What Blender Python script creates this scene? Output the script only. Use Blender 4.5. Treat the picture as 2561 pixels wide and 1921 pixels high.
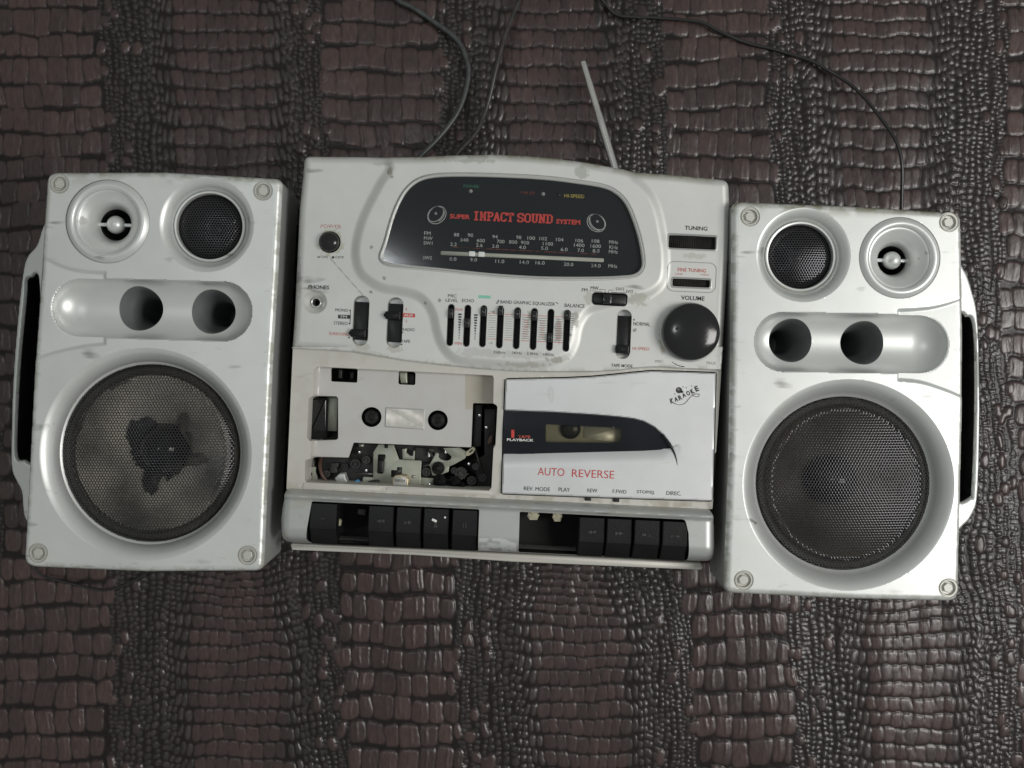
import bpy, math, random
import numpy as np
from mathutils import Vector
rnd = random.Random(7); rng = np.random.default_rng(7)
for o in list(bpy.data.objects): bpy.data.objects.remove(o)
scene = bpy.context.scene
COL = scene.collection

# ---------------------------------------------------------------- camera
HF, DIST, WID = 0.12, 0.80, 0.72            # speaker front height, camera above it, width seen there (m)
ZC = HF + DIST
PX = WID / 2561.0                           # metres per photo pixel on the plane z = HF
cam = bpy.data.cameras.new('camera'); camo = bpy.data.objects.new('camera', cam); COL.objects.link(camo)
cam.sensor_width = 36; cam.lens = 36 * DIST / WID; cam.clip_start = 0.01; cam.clip_end = 20
camo.location = (0, 0, ZC); camo.rotation_euler = (0, 0, 0)
scene.camera = camo
# ---------------------------------------------------------------- world and lamps (indoors: window to the right, added soft fill overhead)
world = bpy.data.worlds.new('World'); scene.world = world; world.use_nodes = True
bgn = world.node_tree.nodes['Background']; bgn.inputs[0].default_value = (0.97, 1.0, 0.96, 1); bgn.inputs[1].default_value = 0.31
def area(name, loc, target, sx, sy, watt, col):
    l = bpy.data.lights.new(name, 'AREA'); l.shape = 'RECTANGLE'; l.size = sx; l.size_y = sy; l.energy = watt; l.color = col
    o = bpy.data.objects.new(name, l); COL.objects.link(o); o.location = loc
    o.rotation_euler = (Vector(target) - Vector(loc)).to_track_quat('-Z', 'Y').to_euler(); return o
area('window_light', (1.38, -0.14, 1.62), (0.05, -0.02, 0.05), 0.62, 0.90, 22.0, (1.0, 0.978, 0.945))
area('ceiling_light', (-0.35, 0.25, 2.3), (0, 0, 0), 0.16, 0.16, 2.2, (0.93, 0.98, 1.0))  # weak overhead fill, added to soften the light
vs = scene.view_settings
vs.view_transform = 'Standard'; vs.look = 'None'; vs.exposure = 0.0; vs.gamma = 1.0; vs.use_curve_mapping = False

# ---------------------------------------------------------------- materials
def nmat(name):
    m = bpy.data.materials.new(name); m.use_nodes = True
    nt = m.node_tree; b = nt.nodes['Principled BSDF']
    return m, nt, b
def N(nt, typ, **kw):
    n = nt.nodes.new(typ)
    for k, v in kw.items(): setattr(n, k, v)
    return n
def simple(name, col, rough=0.5, metal=0.0, var=0.12, scale=60.0, bump=0.0, coat=0.0, spec=0.5):
    m, nt, b = nmat(name)
    tc = N(nt, 'ShaderNodeTexCoord'); nz = N(nt, 'ShaderNodeTexNoise'); nz.inputs['Scale'].default_value = scale; nz.inputs['Detail'].default_value = 5
    nt.links.new(tc.outputs['Object'], nz.inputs['Vector'])
    r = N(nt, 'ShaderNodeValToRGB')
    r.color_ramp.elements[0].color = tuple(c * (1 - var) for c in col) + (1,); r.color_ramp.elements[1].color = tuple(min(1, c * (1 + var)) for c in col) + (1,)
    r.color_ramp.elements[0].position = 0.3; r.color_ramp.elements[1].position = 0.7
    nt.links.new(nz.outputs['Fac'], r.inputs['Fac']); nt.links.new(r.outputs['Color'], b.inputs['Base Color'])
    mr = N(nt, 'ShaderNodeMapRange'); mr.inputs['To Min'].default_value = max(0.02, rough - 0.08); mr.inputs['To Max'].default_value = min(1, rough + 0.08)
    nt.links.new(nz.outputs['Fac'], mr.inputs['Value']); nt.links.new(mr.outputs['Result'], b.inputs['Roughness'])
    b.inputs['Metallic'].default_value = metal; b.inputs['Coat Weight'].default_value = coat; b.inputs['Specular IOR Level'].default_value = spec
    if bump:
        n2 = N(nt, 'ShaderNodeTexNoise'); n2.inputs['Scale'].default_value = scale * 12; nt.links.new(tc.outputs['Object'], n2.inputs['Vector'])
        bp = N(nt, 'ShaderNodeBump'); bp.inputs['Strength'].default_value = bump; bp.inputs['Distance'].default_value = 0.0005
        nt.links.new(n2.outputs['Fac'], bp.inputs['Height']); nt.links.new(bp.outputs['Normal'], b.inputs['Normal'])
    return m
def silver(name, col, metal=0.45, rough=0.40, marks=1.0):
    """sprayed silver plastic: fine flake, scuffs, plus a per-vertex 'stain' colour with its own outline"""
    m, nt, b = nmat(name)
    tc = N(nt, 'ShaderNodeTexCoord')
    def noise(sc, det=4, rg=0.6, mp=None):
        n = N(nt, 'ShaderNodeTexNoise'); n.inputs['Scale'].default_value = sc; n.inputs['Detail'].default_value = det; n.inputs['Roughness'].default_value = rg
        if mp:
            k = N(nt, 'ShaderNodeMapping'); k.inputs['Scale'].default_value = mp[0]; k.inputs['Rotation'].default_value = mp[1]
            nt.links.new(tc.outputs['Object'], k.inputs['Vector']); nt.links.new(k.outputs['Vector'], n.inputs['Vector'])
        else: nt.links.new(tc.outputs['Object'], n.inputs['Vector'])
        return n
    def ramp(src, p0, p1, c0=(0, 0, 0, 1), c1=(1, 1, 1, 1)):
        r = N(nt, 'ShaderNodeValToRGB'); r.color_ramp.elements[0].position = p0; r.color_ramp.elements[1].position = p1
        r.color_ramp.elements[0].color = c0; r.color_ramp.elements[1].color = c1
        nt.links.new(src.outputs['Fac'], r.inputs['Fac']); return r
    def mix(fac, a, c, facv=None):
        x = N(nt, 'ShaderNodeMix', data_type='RGBA')
        if fac is not None: nt.links.new(fac, x.inputs['Factor'])
        else: x.inputs['Factor'].default_value = facv
        for s, i in ((a, 'A'), (c, 'B')):
            if isinstance(s, tuple): [q for q in x.inputs if q.name == i and q.type == 'RGBA'][0].default_value = s
            else: nt.links.new(s, [q for q in x.inputs if q.name == i and q.type == 'RGBA'][0])
        return [q for q in x.outputs if q.type == 'RGBA'][0]
    big = ramp(noise(9, 6, 0.65), 0.35, 0.7, tuple(c * 0.90 for c in col) + (1,), tuple(c * 1.04 for c in col) + (1,))
    base = big.outputs['Color']
    # faint yellowed film
    yel = ramp(noise(17, 5, 0.7), 0.56, 0.78)
    mul = N(nt, 'ShaderNodeMath', operation='MULTIPLY'); mul.inputs[1].default_value = 0.35 * marks; nt.links.new(yel.outputs['Color'], mul.inputs[0])
    base = mix(mul.outputs[0], base, (col[0] * 0.82, col[1] * 0.78, col[2] * 0.62, 1))
    # small dark scuffs in short strokes
    for rot, seed in ((0.35, 1.0), (-0.7, 2.3), (1.45, 3.7)):
        sc = noise(95, 2, 0.5, ((0.22, 1.0, 1.0), (0.0, 0.0, rot)))
        big2 = ramp(noise(13 + seed * 3, 3), 0.52, 0.64)
        rr = ramp(sc, 0.665, 0.72)
        mu = N(nt, 'ShaderNodeMath', operation='MULTIPLY'); nt.links.new(rr.outputs['Color'], mu.inputs[0]); nt.links.new(big2.outputs['Color'], mu.inputs[1])
        m2 = N(nt, 'ShaderNodeMath', operation='MULTIPLY'); nt.links.new(mu.outputs[0], m2.inputs[0]); m2.inputs[1].default_value = 0.7 * marks
        base = mix(m2.outputs[0], base, (0.16, 0.155, 0.14, 1))
    at = N(nt, 'ShaderNodeAttribute'); at.attribute_name = 'stain'; am = N(nt, 'ShaderNodeAttribute'); am.attribute_name = 'stain_amount'
    base = mix(am.outputs['Fac'], base, at.outputs['Color'])
    nt.links.new(base, b.inputs['Base Color'])
    inv = N(nt, 'ShaderNodeMath', operation='MULTIPLY_ADD'); nt.links.new(am.outputs['Fac'], inv.inputs[0]); inv.inputs[1].default_value = -metal; inv.inputs[2].default_value = metal
    nt.links.new(inv.outputs[0], b.inputs['Metallic'])
    mr = N(nt, 'ShaderNodeMapRange'); mr.inputs['To Min'].default_value = rough - 0.07; mr.inputs['To Max'].default_value = rough + 0.12
    rn = noise(22, 7, 0.7); nt.links.new(rn.outputs['Fac'], mr.inputs['Value']); nt.links.new(mr.outputs['Result'], b.inputs['Roughness'])
    fl = noise(2600, 1); bp = N(nt, 'ShaderNodeBump'); bp.inputs['Strength'].default_value = 0.10; bp.inputs['Distance'].default_value = 0.0002
    nt.links.new(fl.outputs['Fac'], bp.inputs['Height']); nt.links.new(bp.outputs['Normal'], b.inputs['Normal'])
    return m
def ink(name, col, worn=0.0, scale=260.0):
    m, nt, b = nmat(name); b.inputs['Base Color'].default_value = col + (1,); b.inputs['Roughness'].default_value = 0.55
    tc = N(nt, 'ShaderNodeTexCoord'); nz = N(nt, 'ShaderNodeTexNoise'); nz.inputs['Scale'].default_value = scale; nz.inputs['Detail'].default_value = 3
    nt.links.new(tc.outputs['Object'], nz.inputs['Vector'])
    r = N(nt, 'ShaderNodeMapRange'); r.inputs['From Min'].default_value = 0.30 + worn * 0.22; r.inputs['From Max'].default_value = 0.40 + worn * 0.24
    r.inputs['To Min'].default_value = max(0.0, 0.75 - worn); r.inputs['To Max'].default_value = 1.0
    nt.links.new(nz.outputs['Fac'], r.inputs['Value']); nt.links.new(r.outputs['Result'], b.inputs['Alpha'])
    return m
M = {}
M['silver'] = silver('silver_paint', (0.715, 0.73, 0.715), 0.52, 0.37)
M['silver_panel'] = silver('silver_panel_paint', (0.66, 0.665, 0.645), 0.46, 0.46)
M['silver_door'] = silver('silver_door_paint', (0.70, 0.71, 0.72), 0.52, 0.40, 0.35)
M['silver_plate'] = silver('silver_plate_plastic', (0.58, 0.57, 0.555), 0.3, 0.45, 0.3)
M['silver_trim'] = silver('silver_trim_paint', (0.50, 0.51, 0.50), 0.5, 0.38)
M['silver_deck'] = silver('silver_deck_plastic', (0.60, 0.585, 0.54), 0.2, 0.5, 0.4)
M['bolt'] = silver('bolt_paint', (0.56, 0.56, 0.52), 0.35, 0.42)
M['side'] = simple('grey_side_plastic', (0.16, 0.17, 0.18), 0.45, 0.1)
M['port'] = simple('port_tube_plastic', (0.20, 0.21, 0.215), 0.45)
M['black'] = simple('black_plastic', (0.007, 0.007, 0.008), 0.34, bump=0.15, spec=0.3)
M['blackgloss'] = simple('glossy_black_plastic', (0.010, 0.010, 0.011), 0.16, bump=0.05)
M['keyblack'] = simple('black_key_plastic', (0.0075, 0.0075, 0.008), 0.42, bump=0.3, var=0.3, spec=0.28)
M['rib'] = simple('ribbed_black_plastic', (0.030, 0.028, 0.025), 0.4, var=0.6, scale=60)
M['cavity'] = simple('dark_cavity_plastic', (0.008, 0.008, 0.008), 0.7)
M['mech'] = simple('dark_mechanism_plastic', (0.018, 0.018, 0.018), 0.5, var=0.4, scale=120)
M['grille'] = simple('black_painted_steel_mesh', (0.055, 0.055, 0.06), 0.24, 0.75)
M['cone_pale'] = simple('faded_paper_cone', (0.50, 0.475, 0.40), 0.8, var=0.7, scale=22)
M['cone_dark'] = simple('grey_paper_cone', (0.13, 0.11, 0.085), 0.5, var=0.4, scale=30)
M['cone_black'] = simple('black_paper', (0.012, 0.011, 0.011), 0.45, var=0.3)
M['rubber'] = simple('grey_surround_rubber', (0.075, 0.068, 0.052), 0.6, var=0.4, scale=30)
M['cap'] = simple('shiny_dust_cap', (0.010, 0.010, 0.012), 0.12)
M['zinc'] = simple('zinc_plate', (0.36, 0.37, 0.31), 0.42, 0.6, var=0.12, scale=90)
M['steel'] = simple('bright_steel', (0.62, 0.62, 0.60), 0.25, 0.9, var=0.1)
M['label'] = simple('brushed_label', (0.78, 0.77, 0.73), 0.5, 0.45, var=0.10, scale=240)
M['brass'] = simple('brass_head', (0.50, 0.42, 0.28), 0.35, 0.7)
M['dialface'] = simple('dark_dial_face', (0.010, 0.013, 0.016), 0.6, var=0.25, scale=14, spec=0.15)
M['band'] = simple('dark_smoked_band', (0.010, 0.012, 0.016), 0.22, var=0.3, scale=18, spec=0.25)
M['bar'] = simple('pale_dial_bar', (0.42, 0.42, 0.36), 0.5)
M['dullbar'] = simple('dull_olive_plastic', (0.24, 0.235, 0.19), 0.5)
M['pointer'] = simple('white_pointer', (0.80, 0.80, 0.78), 0.5, var=0.05)
M['cable'] = simple('dull_cable_rubber', (0.050, 0.055, 0.056), 0.40, var=0.35, scale=150)
M['cable_black'] = simple('black_wire_rubber', (0.020, 0.020, 0.020), 0.28)
M['cable_dark'] = simple('dark_cord_rubber', (0.040, 0.037, 0.034), 0.36, var=0.4, scale=150)
M['antenna'] = simple('bright_antenna_metal', (0.62, 0.615, 0.595), 0.26, 0.85, var=0.08)
M['brown'] = simple('brown_wire', (0.10, 0.055, 0.04), 0.5)
M['blue'] = simple('blue_plastic', (0.08, 0.30, 0.55), 0.4)
M['cream'] = simple('cream_plastic', (0.55, 0.52, 0.38), 0.5)
M['inkblack'] = ink('ink_black', (0.02, 0.02, 0.022), 0.1)
M['inkblackworn'] = ink('ink_black_worn', (0.04, 0.04, 0.04), 0.35, 900.0)
M['inkred'] = ink('ink_red', (0.55, 0.05, 0.04), 0.1)
M['inkredworn'] = ink('ink_red_worn', (0.55, 0.09, 0.06), 0.35, 900.0)
M['inkredfaint'] = ink('ink_red_faint', (0.16, 0.025, 0.022), 0.5)
M['inkgreen'] = ink('ink_green', (0.22, 0.55, 0.42), 0.15)
M['inkgreendim'] = ink('ink_green_dim', (0.02, 0.12, 0.075), 0.3)
M['inkwhite'] = ink('ink_white', (0.72, 0.72, 0.70), 0.1)
M['inkdial'] = ink('ink_dial_grey', (0.44, 0.45, 0.44), 0.15)
M['inkyellow'] = ink('ink_yellow', (0.38, 0.30, 0.07), 0.2)
M['inkgrey'] = ink('ink_grey', (0.28, 0.28, 0.27), 0.3)
M['inkkey'] = ink('ink_key', (0.035, 0.035, 0.037), 0.4)
M['inkredfade'] = ink('ink_red_faded', (0.52, 0.22, 0.17), 0.6, 900.0)
M['speck'] = simple('chipped_paint', (0.70, 0.70, 0.68), 0.5)
def glass(name, tint):
    m = bpy.data.materials.new(name); m.use_nodes = True; nt = m.node_tree; nt.nodes.clear()
    out = N(nt, 'ShaderNodeOutputMaterial'); t = N(nt, 'ShaderNodeBsdfTransparent'); t.inputs[0].default_value = tint + (1,)
    g = N(nt, 'ShaderNodeBsdfGlossy'); g.inputs['Roughness'].default_value = 0.08
    f = N(nt, 'ShaderNodeFresnel'); f.inputs['IOR'].default_value = 1.45
    mx = N(nt, 'ShaderNodeMixShader'); nt.links.new(f.outputs[0], mx.inputs[0]); nt.links.new(t.outputs[0], mx.inputs[1]); nt.links.new(g.outputs[0], mx.inputs[2])
    nt.links.new(mx.outputs[0], out.inputs['Surface']); return m
M['glass'] = glass('clear_dial_pane', (0.93, 0.94, 0.94))
M['smoke'] = glass('smoked_pane', (0.72, 0.70, 0.60))
def leather_mat():
    m, nt, b = nmat('crocodile_leather')
    at = N(nt, 'ShaderNodeAttribute'); at.attribute_name = 'hide'
    tc = N(nt, 'ShaderNodeTexCoord')
    n1 = N(nt, 'ShaderNodeTexNoise'); n1.inputs['Scale'].default_value = 420; n1.inputs['Detail'].default_value = 4
    k = N(nt, 'ShaderNodeMapping'); k.inputs['Scale'].default_value = (1.0, 0.35, 1.0); nt.links.new(tc.outputs['Object'], k.inputs['Vector']); nt.links.new(k.outputs['Vector'], n1.inputs['Vector'])
    mm = N(nt, 'ShaderNodeMix', data_type='RGBA', blend_type='MULTIPLY'); mm.inputs['Factor'].default_value = 0.55
    r = N(nt, 'ShaderNodeValToRGB'); r.color_ramp.elements[0].position = 0.3; r.color_ramp.elements[0].color = (0.35, 0.35, 0.35, 1); r.color_ramp.elements[1].position = 0.72; r.color_ramp.elements[1].color = (1.25, 1.2, 1.2, 1)
    nt.links.new(n1.outputs['Fac'], r.inputs['Fac'])
    nt.links.new(at.outputs['Color'], [q for q in mm.inputs if q.name == 'A' and q.type == 'RGBA'][0]); nt.links.new(r.outputs['Color'], [q for q in mm.inputs if q.name == 'B' and q.type == 'RGBA'][0])
    nt.links.new([q for q in mm.outputs if q.type == 'RGBA'][0], b.inputs['Base Color'])
    mr = N(nt, 'ShaderNodeMapRange'); sp = N(nt, 'ShaderNodeMapRange'); sp.inputs['To Min'].default_value = 0.28; sp.inputs['To Max'].default_value = 0.62; nt.links.new(at.outputs['Alpha'], sp.inputs['Value']); nt.links.new(sp.outputs['Result'], b.inputs['Specular IOR Level']); mr.inputs['To Min'].default_value = 0.22; mr.inputs['To Max'].default_value = 0.44
    n2 = N(nt, 'ShaderNodeTexNoise'); n2.inputs['Scale'].default_value = 90; n2.inputs['Detail'].default_value = 5; nt.links.new(tc.outputs['Object'], n2.inputs['Vector'])
    nt.links.new(n2.outputs['Fac'], mr.inputs['Value']); nt.links.new(mr.outputs['Result'], b.inputs['Roughness'])
    bp = N(nt, 'ShaderNodeBump'); bp.inputs['Strength'].default_value = 0.35; bp.inputs['Distance'].default_value = 0.0006
    nt.links.new(n1.outputs['Fac'], bp.inputs['Height']); nt.links.new(bp.outputs['Normal'], b.inputs['Normal'])
    return m
M['leather'] = leather_mat()

# ---------------------------------------------------------------- geometry helpers (plane coordinates = photo pixels on a thing's own front plane)
def vnoise(x, y, s, seed=0):
    g = np.random.default_rng(seed).random((256, 256)); x = np.asarray(x) / s + 1000; y = np.asarray(y) / s + 1000
    i = np.floor(x).astype(int); j = np.floor(y).astype(int); fx = x - i; fy = y - j
    fx = fx * fx * (3 - 2 * fx); fy = fy * fy * (3 - 2 * fy); a = lambda p, q: g[p % 256, q % 256]
    return (a(i, j) * (1 - fx) + a(i + 1, j) * fx) * (1 - fy) + (a(i, j + 1) * (1 - fx) + a(i + 1, j + 1) * fx) * fy
def fbm(x, y, s, seed=0): return 0.5 * vnoise(x, y, s, seed) + 0.3 * vnoise(x, y, s / 2.1, seed + 1) + 0.2 * vnoise(x, y, s / 4.3, seed + 2)
def sstep(a, b, x): t = np.clip((np.asarray(x, float) - a) / (b - a), 0, 1); return t * t * (3 - 2 * t)
def sdpoly(X, Y, P):
    X = np.asarray(X, float); Y = np.asarray(Y, float); best = np.full(X.shape, 1e18); nx = X.copy(); ny = Y.copy(); ins = np.zeros(X.shape, bool)
    n = len(P)
    for i in range(n):
        ax, ay = P[i]; bx, by = P[(i + 1) % n]; dx, dy = bx - ax, by - ay; L = dx * dx + dy * dy
        if L < 1e-12: continue
        t = np.clip(((X - ax) * dx + (Y - ay) * dy) / L, 0, 1); qx = ax + t * dx; qy = ay + t * dy
        d = (X - qx) ** 2 + (Y - qy) ** 2; m = d < best
        best = np.where(m, d, best); nx = np.where(m, qx, nx); ny = np.where(m, qy, ny)
        if ay != by: ins ^= ((ay > Y) != (by > Y)) & (X < dx * (Y - ay) / dy + ax)
    s = np.sqrt(best); return np.where(ins, -s, s), nx, ny
def spl(pts, n=6, closed=True):
    P = np.array(pts, float); out = []; m = len(P)
    for i in range(m if closed else m - 1):
        g = (lambda k: P[k % m]) if closed else (lambda k: P[min(max(k, 0), m - 1)])
        p0, p1, p2, p3 = g(i - 1), g(i), g(i + 1), g(i + 2)
        for j in range(n):
            t = j / n; out.append(0.5 * (2 * p1 + (p2 - p0) * t + (2 * p0 - 5 * p1 + 4 * p2 - p3) * t * t + (3 * p1 - p0 - 3 * p2 + p3) * t ** 3))
    if not closed: out.append(P[-1])
    return np.array(out)
def rpoly(pts, r, n=6):
    P = [np.array(p[:2], float) for p in pts]; out = []; m = len(P)
    for i in range(m):
        ri = pts[i][2] if len(pts[i]) > 2 else r; a, b, c = P[i - 1], P[i], P[(i + 1) % m]
        u = a - b; v = c - b; lu, lv = np.linalg.norm(u), np.linalg.norm(v); u /= lu; v /= lv
        ang = math.acos(max(-1, min(1, float(u @ v))))
        if ri <= 0 or ang > 3.1: out.append(b); continue
        t = min(ri / math.tan(ang / 2), lu * 0.48, lv * 0.48); p, q = b + u * t, b + v * t
        for j in range(n + 1):
            s = j / n; out.append((1 - s) ** 2 * p + 2 * s * (1 - s) * b + s * s * q)
    return np.array(out)
def rot(pts, c, ang):
    P = np.array(pts, float) - c; a = math.radians(ang); R = np.array([[math.cos(a), -math.sin(a)], [math.sin(a), math.cos(a)]])
    return P @ R.T + c
def rrect(cx, cy, w, h, r, ang=0.0, n=5):
    r = min(r, w / 2 * 0.99, h / 2 * 0.99); out = []
    for (sx, sy, a0) in ((1, -1, -90), (1, 1, 0), (-1, 1, 90), (-1, -1, 180)):
        for j in range(n + 1):
            a = math.radians(a0 + 90 * j / n); out.append((cx + sx * (w / 2 - r) + r * math.cos(a), cy + sy * (h / 2 - r) + r * math.sin(a)))
    return rot(out, np.array([cx, cy]), ang)
def circ(cx, cy, r, n=48, ry=None):
    a = np.arange(n) * 2 * math.pi / n; return np.stack([cx + r * np.cos(a), cy + (ry or r) * np.sin(a)], 1)
def offs(P, d):
    """move a closed outline outwards by d"""
    P = np.asarray(P, float); a = np.roll(P, 1, 0); b = np.roll(P, -1, 0); t = b - a; t /= np.maximum(np.linalg.norm(t, axis=1), 1e-9)[:, None]
    nrm = np.stack([t[:, 1], -t[:, 0]], 1); area2 = np.sum(P[:, 0] * b[:, 1] - b[:, 0] * P[:, 1])
    return P + nrm * d * (1 if area2 > 0 else -1)
class Thing:
    def __init__(s, name, label, cat, zp, origin_px, group=None):
        s.k = PX * (ZC - zp) / DIST; s.zp = zp; s.o = ((origin_px[0] - 1280.5) * s.k, (960.5 - origin_px[1]) * s.k)
        e = bpy.data.objects.new(name, None); e.empty_display_size = 0.05; COL.objects.link(e); e.location = (s.o[0], s.o[1], 0)
        e['label'] = label; e['category'] = cat; s.e = e
        if group: e['group'] = group
    def seen(s, pts, z):
        """plane coordinates of something seen at these photo pixels but lying at height z"""
        f = (ZC - z) / (ZC - s.zp); P = np.array(pts, float); P[..., 0] = 1280.5 + (P[..., 0] - 1280.5) * f; P[..., 1] = 960.5 + (P[..., 1] - 960.5) * f; return P
    def mk(s, name, V, F, mat, parent=None, sharp=None, stain=None, label=None):
        V = np.asarray(V, float); W = np.empty_like(V)
        W[:, 0] = (V[:, 0] - 1280.5) * s.k - s.o[0]; W[:, 1] = (960.5 - V[:, 1]) * s.k - s.o[1]; W[:, 2] = V[:, 2]
        o = raw(name, W, F, mat, sharp, stain); o.parent = parent or s.e
        if label: o['label'] = label
        return o
def raw(name, W, F, mat, sharp=None, stain=None, cname='stain'):
    me = bpy.data.meshes.new(name); W = np.asarray(W, float)
    if isinstance(F, np.ndarray):
        q = F.shape[1]; me.vertices.add(len(W)); me.vertices.foreach_set('co', W.astype(np.float32).ravel())
        me.loops.add(F.size); me.loops.foreach_set('vertex_index', F.astype(np.int32).ravel())
        me.polygons.add(len(F)); me.polygons.foreach_set('loop_start', np.arange(0, F.size, q, dtype=np.int32)); me.update(calc_edges=True)
    else: me.from_pydata(W.tolist(), [], [tuple(int(i) for i in f) for f in F]); me.update()
    me.polygons.foreach_set('use_smooth', np.ones(len(me.polygons), bool))
    if sharp is not None: me.set_sharp_from_angle(angle=math.radians(sharp))
    if stain is not None:
        a = me.attributes.new(cname, 'FLOAT_COLOR', 'POINT'); a.data.foreach_set('color', np.asarray(stain, np.float32).ravel())
        if cname == 'stain': a = me.attributes.new('stain_amount', 'FLOAT', 'POINT'); a.data.foreach_set('value', np.ascontiguousarray(stain[:, 3], np.float32))
    me.materials.append(mat); o = bpy.data.objects.new(name, me); COL.objects.link(o); return o
def loft(rings, cap0=False, cap1=True, closed=True):
    """rings: list of (N,3)"""
    n = len(rings[0]); V = np.concatenate(rings); F = []
    for r in range(len(rings) - 1):
        for i in range(n if closed else n - 1):
            j = (i + 1) % n; F.append((r * n + i, r * n + j, (r + 1) * n + j, (r + 1) * n + i))
    if cap0: F.append(tuple(range(n)))
    if cap1: F.append(tuple(range((len(rings) - 1) * n, len(rings) * n)))
    return V, F
def ring(P, z): P = np.asarray(P, float); return np.column_stack([P, np.broadcast_to(np.asarray(z, float), (len(P),))])
def join(*parts):
    Vs = []; Fs = []; b = 0
    for V, F in parts:
        Vs.append(np.asarray(V, float)); Fs += [tuple(i + b for i in f) for f in F]; b += len(V)
    return np.concatenate(Vs), Fs
def slab(P, z0, z1, bev=0.0, bz=None):
    """solid plate with outline P from z0 up to z1 with a bevelled rim"""
    rs = [ring(P, z0), ring(P, z1 - (bz or bev * PX)), ring(offs(P, -bev * 0.3), z1 - (bz or bev * PX) * 0.3), ring(offs(P, -bev), z1)] if bev else [ring(P, z0), ring(P, z1)]
    return loft(rs, True, True)
def lathe(c, prof, n=72, cap=False):
    return loft([ring(circ(c[0], c[1], max(r, 0.01), n), z) for r, z in prof], False, cap)
def panel(P, holes, zf, step):
    x0, y0 = P.min(0) - step; x1, y1 = P.max(0) + step; xs = np.arange(x0, x1 + step, step); ys = np.arange(y0, y1 + step, step)
    X, Y = np.meshgrid(xs, ys); sh = X.shape; X = X.ravel(); Y = Y.ravel()
    S, nx, ny = sdpoly(X, Y, P); m = np.abs(S) < 0.72 * step; X[m] = nx[m]; Y[m] = ny[m]; ok = (S <= 0) | m
    for H in holes:
        a = H.min(0) - 2 * step; b = H.max(0) + 2 * step; w = np.where((X > a[0]) & (X < b[0]) & (Y > a[1]) & (Y < b[1]))[0]
        S, nx, ny = sdpoly(X[w], Y[w], H); m = np.abs(S) < 0.72 * step; X[w[m]] = nx[m]; Y[w[m]] = ny[m]; ok[w[(S < 0) & ~m]] = False
    I = np.arange(X.size).reshape(sh); Q = np.stack([I[:-1, :-1], I[1:, :-1], I[1:, 1:], I[:-1, 1:]], -1).reshape(-1, 4); c = ok[Q].sum(1)
    quads = Q[c == 4]; tri = Q[c == 3]; tri4 = np.array([[i for i in t if ok[i]] for t in tri], int).reshape(-1, 3)
    used = np.unique(np.concatenate([quads.ravel(), tri4.ravel()])); mp = np.full(X.size, -1); mp[used] = np.arange(len(used))
    X = X[used]; Y = Y[used]; V = np.column_stack([X, Y, zf(X, Y)])
    return V, [tuple(f) for f in mp[quads]] + [tuple(f) for f in mp[tri4]]
def text_mesh(s, bold=0.0, res=3):
    cu = bpy.data.curves.new('t', 'FONT'); cu.body = s; cu.size = 1; cu.offset = bold; cu.resolution_u = res
    ob = bpy.data.objects.new('t', cu); COL.objects.link(ob); dg = bpy.context.evaluated_depsgraph_get(); me = bpy.data.meshes.new_from_object(ob.evaluated_get(dg))
    V = np.empty(len(me.vertices) * 3); me.vertices.foreach_get('co', V); V = V.reshape(-1, 3)[:, :2]; F = [tuple(p.vertices) for p in me.polygons]
    bpy.data.objects.remove(ob); bpy.data.meshes.remove(me); bpy.data.curves.remove(cu); return V, F
def put_text(th, parent, s, c, w, h, mat, zf, ang=2.6, bold=0.0, lift=0.00025, name='lettering', arc=0.0):
    V, F = text_mesh(s, bold); lo = V.min(0); hi = V.max(0); Q = (V - (lo + hi) / 2) / np.maximum(hi - lo, 1e-6) * (w, h); Q[:, 1] *= -1
    Q = rot(Q + c, np.array(c, float), ang); return th.mk(name, np.column_stack([Q, zf(Q[:, 0], Q[:, 1]) + lift]), F, mat, parent)
def stroke(pts, w):
    """flat ribbon along a pixel polyline"""
    P = np.array(pts, float); t = np.gradient(P, axis=0); t /= np.maximum(np.linalg.norm(t, axis=1), 1e-9)[:, None]; n = np.stack([-t[:, 1], t[:, 0]], 1) * w / 2
    V = np.concatenate([P + n, P - n]); k = len(P); return V, [(i, i + 1, k + i + 1, k + i) for i in range(k - 1)]
def put_flat(th, parent, name, pieces, mat, zf, lift=0.0002):
    V, F = join(*[(np.column_stack([np.asarray(v)[:, 0], np.asarray(v)[:, 1], np.zeros(len(v))]), f) for v, f in pieces]); V[:, 2] = zf(V[:, 0], V[:, 1]) + lift
    return th.mk(name, V, F, mat, parent)
def poly(P): return np.asarray(P, float), [tuple(range(len(P)))]
def tube(path, r, n=10, taper=None):
    P = np.array(path, float); t = np.gradient(P, axis=0); t /= np.linalg.norm(t, axis=1)[:, None]; up = np.array([0, 0, 1.0]); rs = []
    for i in range(len(P)):
        a = np.cross(t[i], up); a = a / (np.linalg.norm(a) + 1e-9); b = np.cross(a, t[i]); R = r if taper is None else taper[i]
        th = np.arange(n) * 2 * math.pi / n; rs.append(P[i] + R * (np.cos(th)[:, None] * a + np.sin(th)[:, None] * b))
    return loft(rs, True, True)
def world_px(px, py, z): f = (ZC - z) / DIST * PX; return ((px - 1280.5) * f, (960.5 - py) * f, z)
flat = lambda z: (lambda x, y: np.full(np.shape(x), z, float))

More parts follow.
